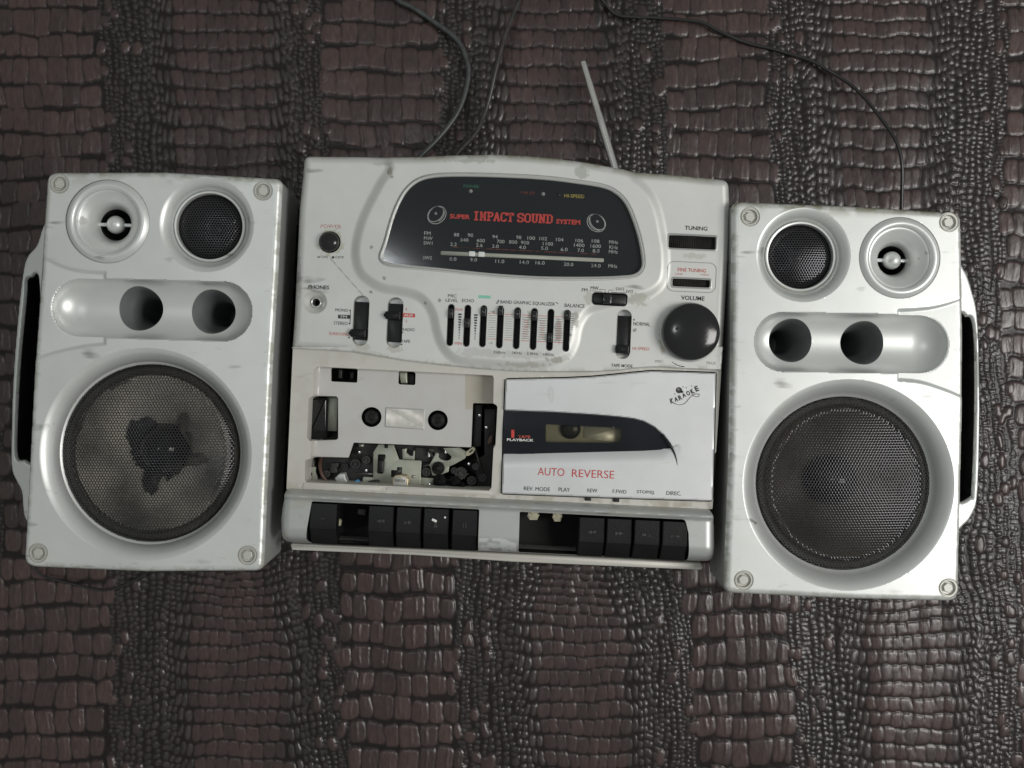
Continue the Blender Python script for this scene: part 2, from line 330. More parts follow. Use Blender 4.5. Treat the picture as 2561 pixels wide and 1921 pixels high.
# ================================================================ the leather sheet (setting)
def build_leather():
    kf = PX * ZC / DIST; st = 2.75
    us = np.arange(-200, 2762, st); vs_ = np.arange(-165, 2088, st); U, Vv = np.meshgrid(us, vs_); H = np.zeros(U.shape); C = np.zeros(U.shape + (3,)); A1 = np.zeros(U.shape); nv, nu = U.shape
    base = np.array((0.0150, 0.0115, 0.0105)); C[:] = base
    def stamp(cu, cv, a, b, ang, h, p, col, keel=0.0, edge=0.34):
        R = max(a, b) * 1.25; i0 = max(0, int((cu - R - us[0]) / st)); i1 = min(nu, int((cu + R - us[0]) / st) + 2); j0 = max(0, int((cv - R - vs_[0]) / st)); j1 = min(nv, int((cv + R - vs_[0]) / st) + 2)
        if i1 <= i0 or j1 <= j0: return
        x = U[j0:j1, i0:i1] - cu; y = Vv[j0:j1, i0:i1] - cv; ca, sa = math.cos(ang), math.sin(ang); xr = (x * ca + y * sa) / a; yr = (-x * sa + y * ca) / b
        d = (np.abs(xr) ** p + np.abs(yr) ** p) ** (1 / p); t = np.clip((1 - d) / edge, 0, 1); f = t * t * (3 - 2 * t)
        hh = h * (0.72 * f + 0.28 * np.clip(1 - d * d, 0, 1))
        kx = rnd.uniform(-0.35, 0.35)
        if keel: hh = hh + h * keel * np.exp(-((xr - kx) / 0.10) ** 2) * f * np.clip(1.1 - yr * yr, 0, 1)
        sub = H[j0:j1, i0:i1]; m = hh > sub; sub[m] = hh[m]; cc = C[j0:j1, i0:i1]; w = np.clip(f * 1.3, 0, 1)[..., None]
        cc[m] = (base * (1 - w) + np.array(col) * w)[m]; A1[j0:j1, i0:i1][m] = w[..., 0][m]
    B = lambda k, v: 100 + 846 * k + v / 1921 * (35 if k == 0 else 70) + 7 * math.sin(v / 170 + k * 2)
    Mx = lambda k, v: 545 + 824 * k + v / 1921 * (52 if k == 0 else 92) + 6 * math.sin(v / 140 + k)
    hb = lambda k, v: 138 + 12 * math.sin(v / 230 + k * 1.7)
    def hm(k, v): return 112 - 42 * math.exp(-((v - 1400) / 110.0) ** 2) + 8 * math.sin(v / 210 + k)
    brown = lambda lo=0.75, hi=1.35: np.array((0.052, 0.0305, 0.0275)) * rnd.uniform(lo, hi)
    grey = lambda: np.array((0.030, 0.0240, 0.0225)) * rnd.uniform(0.7, 1.3)
    for k in range(-1, 4):                                         # wide back plates in rows
        v = -170 + rnd.uniform(0, 40)
        while v < 2090:
            rh = 61 + rnd.uniform(-4, 6) + (3 if v > 1200 else 0); c = B(k, v); hw = hb(k, v) + rnd.uniform(-10, 14); u = c - hw; ph = rnd.uniform(0, 6)
            while u < c + hw - 14:
                t = (u - c) / hw; w = rnd.uniform(37, 60) * (1 - 0.22 * abs(t)); w = min(w, c + hw - u) if c + hw - u > 22 else 22
                tm = (u + w / 2 - c) / hw; p = (9.0 if v < 1000 else 6.0) - (6.0 if v < 1000 else 3.5) * min(1, abs(tm) ** 2)
                stamp(u + w / 2, v + rh / 2 + 4 * math.sin(tm * 4 + ph), w / 2 + 0.3, rh / 2 - 1.6 - 3 * tm * tm, rnd.uniform(-0.05, 0.05), (0.0009 if v < 1000 else 0.0013) * rnd.uniform(0.8, 1.2), p, brown(), keel=rnd.choice((0, 0.35, 0.5, 0.6, -0.35)) if v < 1000 else rnd.choice((0.2, 0.55, 0.7, 0.8)), edge=0.13 if v < 1000 else 0.19)
                u += w
            v += rh
    for k in range(-1, 4):                                         # belly plates, small squares, rows kinked in the middle
        v = -170 + rnd.uniform(0, 30)
        while v < 2090:
            rh = 43 + 6 * math.sin(v / 300) - 18 * math.exp(-((v - 1420) / 120.0) ** 2) + rnd.uniform(-2, 2); c = Mx(k, v); hw = hm(k, v) + rnd.uniform(-8, 8); u = c - hw; sgn = 1 if v < 1200 else 0.9
            while u < c + hw - 8:
                w = rnd.uniform(22, 32); tm = (u + w / 2 - c) / hw
                stamp(u + w / 2, v + rh / 2 - 13 * sgn * abs(tm) + 6 * tm * tm, w / 2 + 0.5, rh / 2 - 0.9 - 2 * tm ** 4, math.copysign(-0.09, tm) + rnd.uniform(-0.03, 0.03), 0.0008 * rnd.uniform(0.8, 1.2), 7 - 4 * tm * tm, brown(0.7, 1.2), edge=0.2)
                u += w
            for sd in (-1, 1):
                uu = c + sd * (hw + 1); t = 0.0; lim = rnd.uniform(48, 66)
                while t < lim:
                    w = rnd.uniform(15, 21) * (1 - 0.35 * t / 66); nsub = 1 if t < 24 else 2; f = t / 66
                    for q in range(nsub):
                        hh_ = rh / nsub; vv = v + hh_ * (q + 0.5) - 13 * sgn - 0.25 * t * sgn + 6 + rnd.uniform(-2, 2)
                        stamp(uu + sd * w / 2, vv, w / 2 * rnd.uniform(0.8, 1.0), hh_ / 2 * rnd.uniform(0.78, 0.97), -sd * (0.1 + 0.25 * f) * sgn + rnd.uniform(-0.1, 0.1), 0.00095 * rnd.uniform(0.8, 1.2), 2.8, grey() * (1.35 - 0.3 * f), edge=0.4)
                    uu += sd * w; t += w
            v += rh
    for k in range(-1, 4):                                         # pebbled flanks in lanes either side of each back row
        for side in (-1, 1):
            kk = k if side > 0 else k - 1
            t = 0.0
            while t < 0.66:
                gap = 150.0; lw = 9.5 + 7.0 * t; v = -170 + rnd.uniform(0, 20); ph = rnd.uniform(0, 6)
                while v < 2090:
                    e0 = B(k, v) + side * (hb(k, v) - 4); e1 = Mx(kk, v) - side * (hm(kk, v) - 4); ww = abs(e1 - e0); ls = lw * ww / gap
                    u = e0 + (e1 - e0) * t + side * ls / 2 + 3 * math.sin(v / 60 + ph) + rnd.uniform(-2.6, 2.6); ls = max(7, min(20, ls)); ln = (9.5 + 15 * t) * rnd.uniform(0.6, 1.45)
                    if t < 0.45 and rnd.random() < 0.05:
                        ln = rnd.uniform(30, 48); stamp(u, v + ln / 2, rnd.uniform(10, 15), ln / 2, rnd.uniform(-0.2, 0.2), 0.0017, 2.3, brown(0.7, 1.2), keel=0.2)
                    else: stamp(u, v + ln / 2, (ls / 2 - 0.3) * rnd.uniform(0.75, 1.12), ln / 2 - 0.3, side * rnd.uniform(-0.1, 0.4), 0.00095 * rnd.uniform(0.6, 1.25) * (0.8 + 0.3 * t), 2.4, grey(), edge=0.5)
                    v += ln
                t += lw / gap
    du = 26 * (fbm(U, Vv, 150, 41) - 0.5) + 9 * (fbm(U, Vv, 48, 45) - 0.5); dv = 30 * (fbm(U, Vv, 170, 51) - 0.5) + 9 * (fbm(U, Vv, 48, 55) - 0.5)
    gi = np.clip((U + du - us[0]) / st, 0, nu - 1.001); gj = np.clip((Vv + dv - vs_[0]) / st, 0, nv - 1.001); i0 = gi.astype(int); j0 = gj.astype(int); fi = gi - i0; fj = gj - j0
    bil = lambda A_: (A_[j0, i0] * (1 - fi) + A_[j0, i0 + 1] * fi) * (1 - fj) + (A_[j0 + 1, i0] * (1 - fi) + A_[j0 + 1, i0 + 1] * fi) * fj
    H = bil(H); A1 = bil(A1); C = np.stack([bil(C[..., q]) for q in range(3)], -1)
    H *= 0.60 + 0.55 * fbm(U, Vv, 200, 61)
    H += 0.0012 * (fbm(U, Vv, 380, 5) - 0.5) * 2 + 0.0005 * (fbm(U, Vv, 90, 9) - 0.5) + 0.0042 * (fbm(U, Vv / 4.5, 130, 71) - 0.5) + 0.00022 * (fbm(U, Vv / 3.0, 11, 81) - 0.5)
    C *= (0.75 + 0.5 * fbm(U, Vv, 260, 21))[..., None]
    W = np.column_stack([((U - 1280.5) * kf).ravel(), ((960.5 - Vv) * kf).ravel(), (H - np.percentile(H, 95)).ravel()])
    I = np.arange(U.size).reshape(U.shape); F = np.stack([I[:-1, :-1], I[1:, :-1], I[1:, 1:], I[:-1, 1:]], -1).reshape(-1, 4)
    # plain border beyond the embossed middle
    n0 = len(W); xa, xb = W[:, 0].min(), W[:, 0].max(); ya, yb = W[:, 1].min(), W[:, 1].max(); e = 0.7; z = -0.0015
    bx = [xa - e, xa, xb, xb + e]; by = [ya - e, ya, yb, yb + e]; ex = np.array([(x, y, z) for y in by for x in bx]); EF = [(r * 4 + c, r * 4 + c + 1, r * 4 + c + 5, r * 4 + c + 4) for r in range(3) for c in range(3) if not (r == 1 and c == 1)]
    W = np.concatenate([W, ex]); F = np.concatenate([F, np.array(EF) + n0]); Cc = np.concatenate([C.reshape(-1, 3), np.tile((0.03, 0.022, 0.02), (16, 1))]); Cc = np.column_stack([Cc, np.append(A1.ravel(), np.ones(16))])
    o = raw('leather_sheet', W, F, M['leather'], None, Cc, 'hide'); o['kind'] = 'structure'; o['label'] = 'dark brown crocodile embossed leather sheet under the stereo'
build_leather()

# ================================================================ speakers
def edge_round(d, R): d = np.clip(d, 0, R); return -(R - np.sqrt(np.maximum(R * R - (R - d) ** 2, 0)))
def grille(th, parent, c, R, pitch, zf, hole=0.37, mat=None, name='grille'):
    V = []; F = []; nr = int(R / pitch / 0.866) + 2; b = 0; tk = 0.0006
    a = np.arange(6) * math.pi / 3 + math.pi / 6; ux, uy = np.cos(a), np.sin(a)
    for j in range(-nr, nr + 1):
        for i in range(-nr, nr + 1):
            x = (i + 0.5 * (j % 2)) * pitch; y = j * pitch * 0.866
            if x * x + y * y > (R - pitch * 0.3) ** 2: continue
            ro = pitch / math.sqrt(3); ri = pitch * hole; px = c[0] + x; py = c[1] + y
            zc_ = zf(math.hypot(x, y)); 
            for rr, dz in ((ro, 0), (ri, 0.00006), (ri, -tk)):
                for q in range(6):
                    qx, qy = x + rr * ux[q], y + rr * uy[q]; V.append((c[0] + qx, c[1] + qy, zf(math.hypot(qx, qy)) + dz))
            for q in range(6):
                w = (q + 1) % 6; F.append((b + q, b + w, b + 6 + w, b + 6 + q)); F.append((b + 6 + q, b + 6 + w, b + 12 + w, b + 12 + q))
            b += 18
    return th.mk(name, np.array(V), F, mat or M['grille'], parent, sharp=30)
def speaker(label, side, outline, D):
    """side = +1: outer edge to the right"""
    th = Thing('speaker_box', label, 'speaker', HF, ((outline[:, 0].min() + outline[:, 0].max()) / 2, (outline[:, 1].min() + outline[:, 1].max()) / 2))
    ang = D['ang']; R = 15.0
    tw, mid, wf = D['tweeter'], D['mid'], D['woofer']; s0, s1, sr = D['slot']
    p0 = np.array(s0, float); p1 = np.array(s1, float); tong = D['tongue']
    def zf(x, y):
        x = np.asarray(x, float); y = np.asarray(y, float); S, _, _ = sdpoly(x, y, outline); z = HF + edge_round(-S, R) * PX
        d = p1 - p0; t = np.clip(((x - p0[0]) * d[0] + (y - p0[1]) * d[1]) / (d @ d), 0, 1); q = np.hypot(x - p0[0] - t * d[0], y - p0[1] - t * d[1]) / sr
        ts, _, _ = sdpoly(x, y, tong); tq = np.abs(x - D['tong_end']) / 190.0          # shallow tongue running out towards the handle edge
        z = z - 0.0026 * sstep(4.5, -4.5, ts) * np.clip(1 - tq * 0.75, 0.1, 1)
        return np.minimum(z, np.where(q < 1.0001, HF - 0.0012 - 0.0150 * np.sqrt(np.maximum(1 - q * q, 0)), z))
    ports = [circ(h[0], h[1], h[2], 48) for h in D['ports']]
    holes = [circ(*tw, 72), circ(*mid, 72), circ(*wf, 96)] + [circ(b[0], b[1], 25, 32) for b in D['bolts']] + ports
    na = math.atan2(p1[1] - p0[1], p1[0] - p0[0]); slotO = np.array([(p1 if abs(a) <= math.pi / 2 + 1e-6 else p0) + sr * np.array((math.cos(a + na), math.sin(a + na))) for a in list(np.linspace(-math.pi / 2, math.pi / 2, 30)) + list(np.linspace(math.pi / 2 + 1e-4, 1.5 * math.pi, 30))])
    V, F = panel(outline, holes[:-2] + [slotO], zf, 2.3)
    zfs = lambda a, b: zf(slotO.mean(0)[0] + (a - slotO.mean(0)[0]) * 0.9995, slotO.mean(0)[1] + (b - slotO.mean(0)[1]) * 0.9995)
    st = np.zeros((len(V), 4)); S, _, _ = sdpoly(V[:, 0], V[:, 1], outline); topd = V[:, 1] - outline[:, 1].min()
    n = fbm(V[:, 0], V[:, 1], 17, 3); st[:, :3] = (0.20, 0.20, 0.13)
    st[:, 3] = 0.5 * sstep(20, 2, -S) * sstep(0.45, 0.62, n) + 0.5 * sstep(34, 8, topd - 12) * sstep(0.40, 0.62, fbm(V[:, 0], V[:, 1], 70, 8)) * (1 if side > 0 else 0.5)  # olive edge grime in patches, plus a darker patchy band along the top
    sc = fbm(V[:, 0] * 0.25, V[:, 1] * 1.4, 14, 31); st[:, 3] = np.maximum(st[:, 3], 0.3 * sstep(0.74, 0.80, sc) * sstep(60, 5, -S))
    body = th.mk('front_panel', V, F, M['silver'], sharp=38, stain=st)
    th.mk('port_scoop', *panel(slotO, ports, zfs, 2.4), M['silver'], body, sharp=38)
    # cabinet behind the front panel, narrowing to the back
    cen = outline.mean(0); levels = [(0.0, HF - R * PX), (1.0, HF - 0.018), (6.0, 0.05), (D['back'], 0.014), (D['back'] + 10, 0.004), (D['back'] + 26, 0.0)]
    th.mk('cabinet', *loft([ring(offs(outline, -d), z) for d, z in levels], False, True), M['cabinet'] if 'cabinet' in M else M['silver_trim'], sharp=50)
    # horn tweeter
    c = tw[:2]; r0 = tw[2]; m = 0.001
    o = th.mk('tweeter', *lathe(c, [(r0 + 0.5, HF - 0.0006), (r0 - 3, HF + 0.2 * m), (r0 - 9, HF + 2.3 * m), (r0 - 16, HF + 3.0 * m), (r0 - 22, HF + 2.2 * m), (r0 - 25, HF + 0.6 * m), (r0 - 26, HF - 0.8 * m), (r0 - 30, HF - 0.9 * m),
         (r0 - 33, HF - 1.8 * m), (r0 - 44, HF - 4.5 * m), (r0 - 54, HF - 8 * m), (r0 - 61, HF - 13 * m), (r0 - 65, HF - 18 * m)]), M['silver'], sharp=50)
    th.mk('throat', *lathe(c, [(r0 - 65, HF - 17.8 * m), (r0 - 68, HF - 30 * m), (r0 - 70, HF - 45 * m), (1, HF - 47 * m)]), M['cavity'], o)
    zb = HF - 17 * m; hh = [(23 * math.cos(a), zb + 23 * PX * math.sin(a)) for a in np.linspace(-1.2, 1.5, 9)] + [(0.2, zb + 23 * PX)]
    th.mk('phase_ball', *lathe(c, [(1, zb - 0.02)] + [(12, zb - 0.019), (13, zb - 0.007)] + hh, 32), M['silver'], o)
    th.mk('cross_bar', *slab(rrect(c[0], c[1], 2 * (r0 - 60), 8, 2, ang), zb - 4 * m, zb + 0.5 * m, 1.0), M['silver'], o)
    # midrange
    c = mid[:2]; r0 = mid[2]; g = D['mid_r']
    o = th.mk('midrange', *lathe(c, [(r0 + 0.5, HF - 0.0002), (r0 - 4, HF - 0.5 * m), (r0 - 12, HF - 2.4 * m), (r0 - 20, HF - 5.5 * m), (r0 - 27, HF - 9.0 * m), (g + 3, HF - 11 * m), (g, HF - 11.2 * m)]), M['silver'], sharp=50)
    th.mk('trim_ring', *lathe(c, [(g + 3, HF - 11.5 * m), (g + 2, HF - 8.6 * m), (g - 0.5, HF - 8.0 * m), (g - 4, HF - 8.2 * m), (g - 5.5, HF - 9.2 * m), (g - 6, HF - 14 * m)]), M['silver'], o, sharp=50)
    gz = lambda r: HF - 5.8 * m - 3.0 * m * max(0, (r / (g - 6)) - 0.80) / 0.20 - 4.0 * m * (r / (g - 6)) ** 2
    grille(th, o, c, g - 5, 6.9, gz)
    th.mk('cone', *lathe(c, [(g - 6, HF - 16 * m), (g - 16, HF - 15 * m), (g - 24, HF - 17 * m), (34, HF - 27 * m), (30, HF - 28 * m)]), M['cone_black'], o)
    th.mk('dust_cap', *lathe(c, [(33, HF - 27 * m), (30, HF - 23.5 * m), (22, HF - 20 * m), (11, HF - 18 * m), (0.1, HF - 17.4 * m)]), M['cap'], o)
    # bass ports
    for h in ports:
        zz = zf(h[:, 0], h[:, 1]); cc = h.mean(0); rs = [ring(h, zz + 0.0002), ring(cc + (h - cc) * 0.985, zz - 0.0012), ring(cc + (h - cc) * 0.88, HF - 26 * m), ring(cc + (h - cc) * 0.74, HF - 36 * m), ring(cc + (h - cc) * 0.62, HF - 43 * m), ring(cc + (h - cc) * 0.58, HF - 50 * m), ring(cc + (h - cc) * 0.57, HF - 98 * m)]
        th.mk('port_tube', *loft(rs, False, True), M['port'], sharp=50)
    # woofer
    c = wf[:2]; r0 = wf[2]; g = D['wf_r']
    o = th.mk('woofer', *lathe(c, [(r0 + 0.5, HF - 0.0002), (r0 - 4, HF - 0.6 * m), (r0 - 14, HF - 3.0 * m), (r0 - 24, HF - 6.5 * m), (r0 - 33, HF - 10.5 * m), (g + 6, HF - 13.0 * m), (g, HF - 14 * m), (g - 2, HF - 24 * m)], 112), M['silver'], sharp=50)
    def gz(r):
        q = r / g; e = max(0.0, (q - 0.885) / 0.115); return HF - 0.5 * m - 9.0 * m * q * q - 4.0 * m * e ** 1.6 + 0.5 * m * math.exp(-((q - 0.865) / 0.02) ** 2)
    grille(th, o, c, g - 0.5, 7.7, gz, D['hole'])
    th.mk('surround', *lathe(c, [(g - 2, HF - 19 * m), (g - 6, HF - 16 * m), (g - 12, HF - 14.5 * m), (g - 20, HF - 15 * m), (g - 26, HF - 17 * m), (g - 29, HF - 19 * m)]), M['rubber'], o)
    cone = th.mk('cone', *lathe(c, [(g - 27, HF - 17.5 * m), (g - 70, HF - 26 * m), (120, HF - 34 * m), (80, HF - 41 * m), (50, HF - 46 * m), (30, HF - 47 * m)]), D['cone'], o, label=D.get('cone_label'))
    cz = lambda r: np.interp(r, [30, 50, 80, 120, g - 70, g - 42], [HF - 47 * m, HF - 46 * m, HF - 41 * m, HF - 34 * m, HF - 26 * m, HF - 18.5 * m])
    dc = D['cap_px']; th.mk('dust_cap', *lathe(dc, [(66, HF - 42 * m), (62, HF - 34 * m), (50, HF - 28 * m), (34, HF - 24 * m), (16, HF - 22 * m), (0.1, HF - 21.4 * m)], 40), M['cap'], o)
    for ns, P in enumerate(D.get('scraps', [])):
        P = th.seen(np.array(P, float), HF - 0.034); Q = np.concatenate([np.array([P[i] + (P[(i + 1) % len(P)] - P[i]) * q / 4 for q in range(4)]) for i in range(len(P))]); Q = Q + np.random.default_rng(ns).uniform(-4.5, 4.5, Q.shape); r = np.hypot(Q[:, 0] - c[0], Q[:, 1] - c[1]); z = cz(r) + 0.002
        cc = Q.mean(0); th.mk('torn_cone_scrap', *loft([ring(Q, z), ring(cc + (Q - cc) * 0.5, z.mean() + 0.003), ring(cc + (Q - cc) * 0.02, z.mean() + 0.004)], False, True), M['cone_black'] if ns in (0, 2, 4) else M['cone_dark'], o)
    # bolts
    for b in D['bolts']:
        o = th.mk('bolt', *lathe(b, [(25.5, HF - 0.0001), (24, HF - 0.9 * m), (22, HF - 0.9 * m), (21, HF + 0.1 * m), (18.5, HF + 0.1 * m), (17.5, HF - 0.5 * m), (16, HF - 2.2 * m), (8, HF - 2.4 * m), (0.1, HF - 2.4 * m)], 40), M['bolt'], sharp=40)
        hx = np.array([(b[0] + 12.5 * math.cos(a + 0.3), b[1] + 12.5 * math.sin(a + 0.3)) for a in np.arange(6) * math.pi / 3])
        th.mk('hex_head', *slab(hx, HF - 2.5 * m, HF - 0.1 * m, 1.3), M['bolt'], o, sharp=25)
    # side handle: a rounded bar standing off the outer side
    zh = D['handle_z']; P = th.seen(np.array(D['handle'], float), zh); S = th.seen(np.array(D['handle_slot'], float), zh); P = spl(P, 5); S = spl(S, 5)
    zhf = lambda x, y: zh + edge_round(np.minimum(-sdpoly(x, y, P)[0], sdpoly(x, y, S)[0]), 8.0) * PX * 1.2
    V, F = panel(P, [S], zhf, 2.6); w1 = loft([ring(P, zhf(P[:, 0], P[:, 1])), ring(P, 0.012), ring(offs(P, -6), 0.008)], False, False); w2 = loft([ring(S, zhf(S[:, 0], S[:, 1])), ring(offs(S, 1.0), 0.012)], False, False)
    th.mk('handle', *join((V, F), w1), M['silver'], sharp=45)
    th.mk('handle_recess', *join(w2, slab(offs(S, 2), 0.006, 0.012)), M['mech'])  # slot walls and floor dark, painting in the shade inside the slot
    return th
z1 = lambda x, y: (x / 2.962, 400 + y / 2.962)
z2 = lambda x, y: (x / 2.765, 860 + y / 2.765)
outL = rpoly([(116, 430, 26), (410, 429, 0), (705, 446, 22), (693, 690, 0), (680, 900, 0), (657, 1429, 24), (360, 1431, 0), (57, 1418, 30), (84, 900, 0)], 20)
DL = dict(ang=1.6, tweeter=(269, 554, 105), mid=(516, 562, 119), mid_r=88, woofer=(363.5, 1136, 266), wf_r=226, slot=((201, 769), (556, 779), 73), ports=[(335, 769, 56), (520, 777, 56)],
          bolts=[(148.5, 460), (657.7, 477.6), (94.8, 1383), (619, 1388.8)], back=34, cone=M['cone_pale'], hole=0.44, cone_label='faded pale woofer cone, torn', cap_px=(370, 1129), handle_z=0.052,
          tongue=np.concatenate([spl([(60, 610), (112, 645), (160, 668), (210, 679), (262, 682)], 5, False), spl([(262, 860), (210, 866), (160, 876), (110, 890), (60, 915)], 5, False)]), tong_end=262,
          scraps=[[z2(900, 545), z2(990, 503), z2(1060, 545), z2(1150, 580), z2(1230, 590), z2(1300, 620), z2(1318, 720), z2(1285, 830), z2(1210, 900), z2(1110, 900), z2(1000, 890), z2(925, 830), z2(895, 750), z2(870, 640)], [z2(1240, 480), z2(1300, 480), z2(1285, 620), z2(1310, 720), z2(1200, 740), z2(1180, 620)], [z2(980, 900), z2(1080, 830), z2(1120, 900), z2(1060, 1040), z2(1000, 1010), z2(965, 950)],
                  [z2(1250, 770), z2(1400, 765), z2(1470, 800), z2(1380, 835), z2(1250, 850)], [z2(1150, 850), z2(1280, 830), z2(1200, 900), z2(1150, 950), z2(1120, 930)], [z2(640, 450), z2(660, 470), z2(600, 620), z2(560, 740), z2(540, 740), z2(570, 620)],
                  [z2(820, 300), z2(960, 235), z2(950, 260), z2(830, 320)], [z2(680, 1060), z2(760, 1160), z2(745, 1175), z2(660, 1080)], [z2(950, 1260), z2(1100, 1275), z2(1250, 1250), z2(1100, 1290)]],
          handle=[(118, 560), (104, 570), (90, 612), (66, 642), (54, 690), (40, 820), (30, 960), (26, 1100), (27, 1172), (40, 1206), (52, 1232), (62, 1300), (110, 1310), (130, 1000), (135, 700)],
          handle_slot=[(78, 693), (95, 700), (98, 900), (88, 1140), (60, 1150), (41, 1141), (41, 1050), (49, 900), (64, 740), (66, 700)])
speaker('silver speaker with torn pale woofer cone, standing beside the open tape bay', -1, outL, DL)
y1 = lambda x, y: (1780 + x / 3.16, 480 + y / 3.16)
y2 = lambda x, y: (1780 + x / 2.7644, 940 + y / 2.7644)
outR = rpoly([(1832, 503, 22), (2120, 514, 0), (2406, 532, 26), (2412, 830, 0), (2411, 1010, 0), (2399, 1505, 26), (2120, 1499, 0), (1811, 1484, 24), (1824, 1150, 0), (1830, 800, 0)], 20)
DR = dict(ang=1.6, tweeter=(2250, 645, 102), mid=(2010, 638, 118), mid_r=87, woofer=(2122, 1213, 265), wf_r=221, slot=((1961, 855), (2299, 861), 73), ports=[(1990, 850, 55), (2173, 856, 55)],
          bolts=[(1876, 542), (2373, 556), (1860, 1451), (2372, 1470.7)], back=34, cone=M['cone_dark'], hole=0.42, cap_px=(2118, 1211), handle_z=0.052,
          tongue=np.concatenate([spl([(2470, 720), (2395, 752), (2340, 768), (2290, 774), (2247, 776)], 5, False), spl([(2247, 950), (2300, 955), (2350, 970), (2400, 990), (2460, 1020)], 5, False)]), tong_end=2247,
          handle=[(2380, 660), (2412, 672), (2434, 730), (2447, 796), (2452, 940), (2452, 1100), (2447, 1238), (2436, 1282), (2412, 1314), (2370, 1322), (2355, 1000)],
          handle_slot=[(2400, 800), (2418, 792), (2432, 800), (2439, 860), (2440, 1000), (2437, 1130), (2432, 1232), (2428, 1244), (2390, 1236), (2388, 1000)])
speaker('silver speaker with intact dark woofer cone, on the volume knob side of the cassette unit', 1, outR, DR)

# ================================================================ radio cassette unit
ZM = 0.110
U = Thing('radio_cassette_unit', 'worn silver radio cassette deck with dark dial window and an open empty tape bay', 'stereo', ZM, (1270, 900))
a3 = lambda x, y: (700 + x / 3.95, 360 + y / 3.95)
a4 = lambda x, y: (1200 + x / 3.318, 360 + y / 3.318)
a5 = lambda x, y: (700 + x / 3.814, 680 + y / 3.814)
a6 = lambda x, y, *r: (700 + x / 2.962, 880 + y / 2.962) + r
a7 = lambda x, y, *r: (1220 + x / 3.0726, 900 + y / 3.0726) + r
a8 = lambda x, y: (940 + x / 3.16, 420 + y / 3.16)
A = 2.6
top = [(759, 388, 16), (907, 389, 0), (980, 392, 0), (1054, 391, 0), (1130, 387, 0), (1240, 385, 0), (1320, 389, 0), (1400, 396, 0), (1471, 406, 0), (1543, 419, 0), (1592, 428, 0), (1682, 434, 0), (1825, 448, 22), (1828, 520, 0), (1824, 640, 0), (1815, 800, 0), (1805, 927, 4),
       (1708, 923, 0), (1660, 919, 0), (1627, 919, 0), (1585, 922, 0), (1545, 927, 0), (1480, 931, 0), (1350, 931, 0), (1280, 929, 0), (1200, 923, 0), (1119, 915, 0), (1014, 903, 0), (936, 890, 0), (883, 881, 0), (805, 876, 0), (728, 872, 4), (734, 785, 0), (746, 524, 0)]
outT = rpoly(top, 10)
bul = [(1000, 330), (975, 420), (953, 456), (923, 512), (902, 562), (890, 613), (890, 651), (902, 684), (928, 707), (958, 722), (1004, 730), (1042, 740), (1067, 760), (1083, 790), (1091, 827), (1104, 863), (1125, 890), (1159, 905), (1224, 911), (1300, 916), (1366, 912), (1418, 892), (1438, 860), (1445, 825), (1455, 800), (1474, 778), (1510, 766), (1577, 750), (1622, 737), (1652, 715), (1664, 685), (1665, 631), (1658, 586), (1646, 529), (1628, 487), (1600, 456), (1571, 425), (1550, 330)]
bulge = spl(bul, 4)
glassP = spl([(957, 641), (968, 610), (984, 553), (1000, 512), (1019, 480), (1044, 458), (1076, 447), (1130, 443), (1225, 444), (1351, 450), (1446, 461), (1509, 472), (1541, 488), (1563, 512), (1579, 547), (1595, 597), (1604, 648), (1602, 671), (1587, 685), (1557, 690), (1478, 693), (1351, 692), (1225, 684), (1098, 671), (1019, 664), (976, 659), (961, 652)], 5)
bezO = offs(glassP, 10)
def zT0(x, y):
    S = sdpoly(x, y, bulge)[0]; return ZM + 0.0030 * sstep(13, -15, S)
def zT(x, y):
    x = np.asarray(x, float); y = np.asarray(y, float); e = sdpoly(x, y, outT)[0]; low = sstep(860, 880, y)
    return zT0(x, y) + np.where(y > 868, edge_round(-e, 5.0), edge_round(-e, 21.0)) * PX
# slots: (centre, width, length, knob centre)
def slotP(c, w, l, a=A): return rrect(c[0], c[1], w, l, w / 2, a)
switches = [((903, 802), 38, 124), ((988, 807), 38, 125), ((1560, 836), 35, 122)]
eq_x = [1129.7, 1171, 1211, 1253, 1295, 1337, 1378, 1419]; eq_t = [762, 764, 765, 768, 770, 772, 774, 776.5]; eq_k = [785, 808.5, 781, 778, 786.5, 791, 845, 789.5]
eqs = [((x - 2.3, t + 51.5), 14.5, 103) for x, t in zip(eq_x, eq_t)]
bandP = rrect(1524, 749, 87, 30, 8, A); tuneP = rrect(1731.5, 606, 119, 33, 3, A); fineP = rrect(1729, 708, 95, 20, 3, A)
powerP = circ(825, 605.6, 27, 40); jackP = circ(788.6, 755.4, 29, 40); volP = circ(1725, 831, 40, 40)
holes = [bezO, bandP, tuneP, fineP, powerP, jackP, volP] + [slotP(*s) for s in switches] + [slotP(*s) for s in eqs]
V, F = panel(outT, holes, zT, 2.3)
x, y = V[:, 0], V[:, 1]; st = np.zeros((len(V), 4)); st[:, :3] = (0.26, 0.26, 0.20)
def splat(cx, cy, r, amt, col, s=10, lo=0.45, hi=0.58, seed=1, sx=1.0, sy=1.0):
    d = np.hypot((x - cx) / sx, (y - cy) / sy) / r; n = fbm(x, y, s, seed); a = amt * sstep(lo, hi, n * 0.55 + (1 - d) * 0.55) * (d < 1.6); m = a > st[:, 3]; st[m, 3] = a[m]; st[m, :3] = col
e = -sdpoly(x, y, outT)[0]
st[:, 3] = 0.65 * sstep(26, 4, e) * sstep(0.30, 0.55, fbm(x, y, 55, 12)) * (y < 470) * sstep(900, 1100, x) + 0.35 * sstep(16, 2, e) * sstep(0.45, 0.6, fbm(x, y, 20, 13))
splat(825, 606, 40, 0.75, (0.40, 0.41, 0.29), 9, 0.36, 0.46, 2)
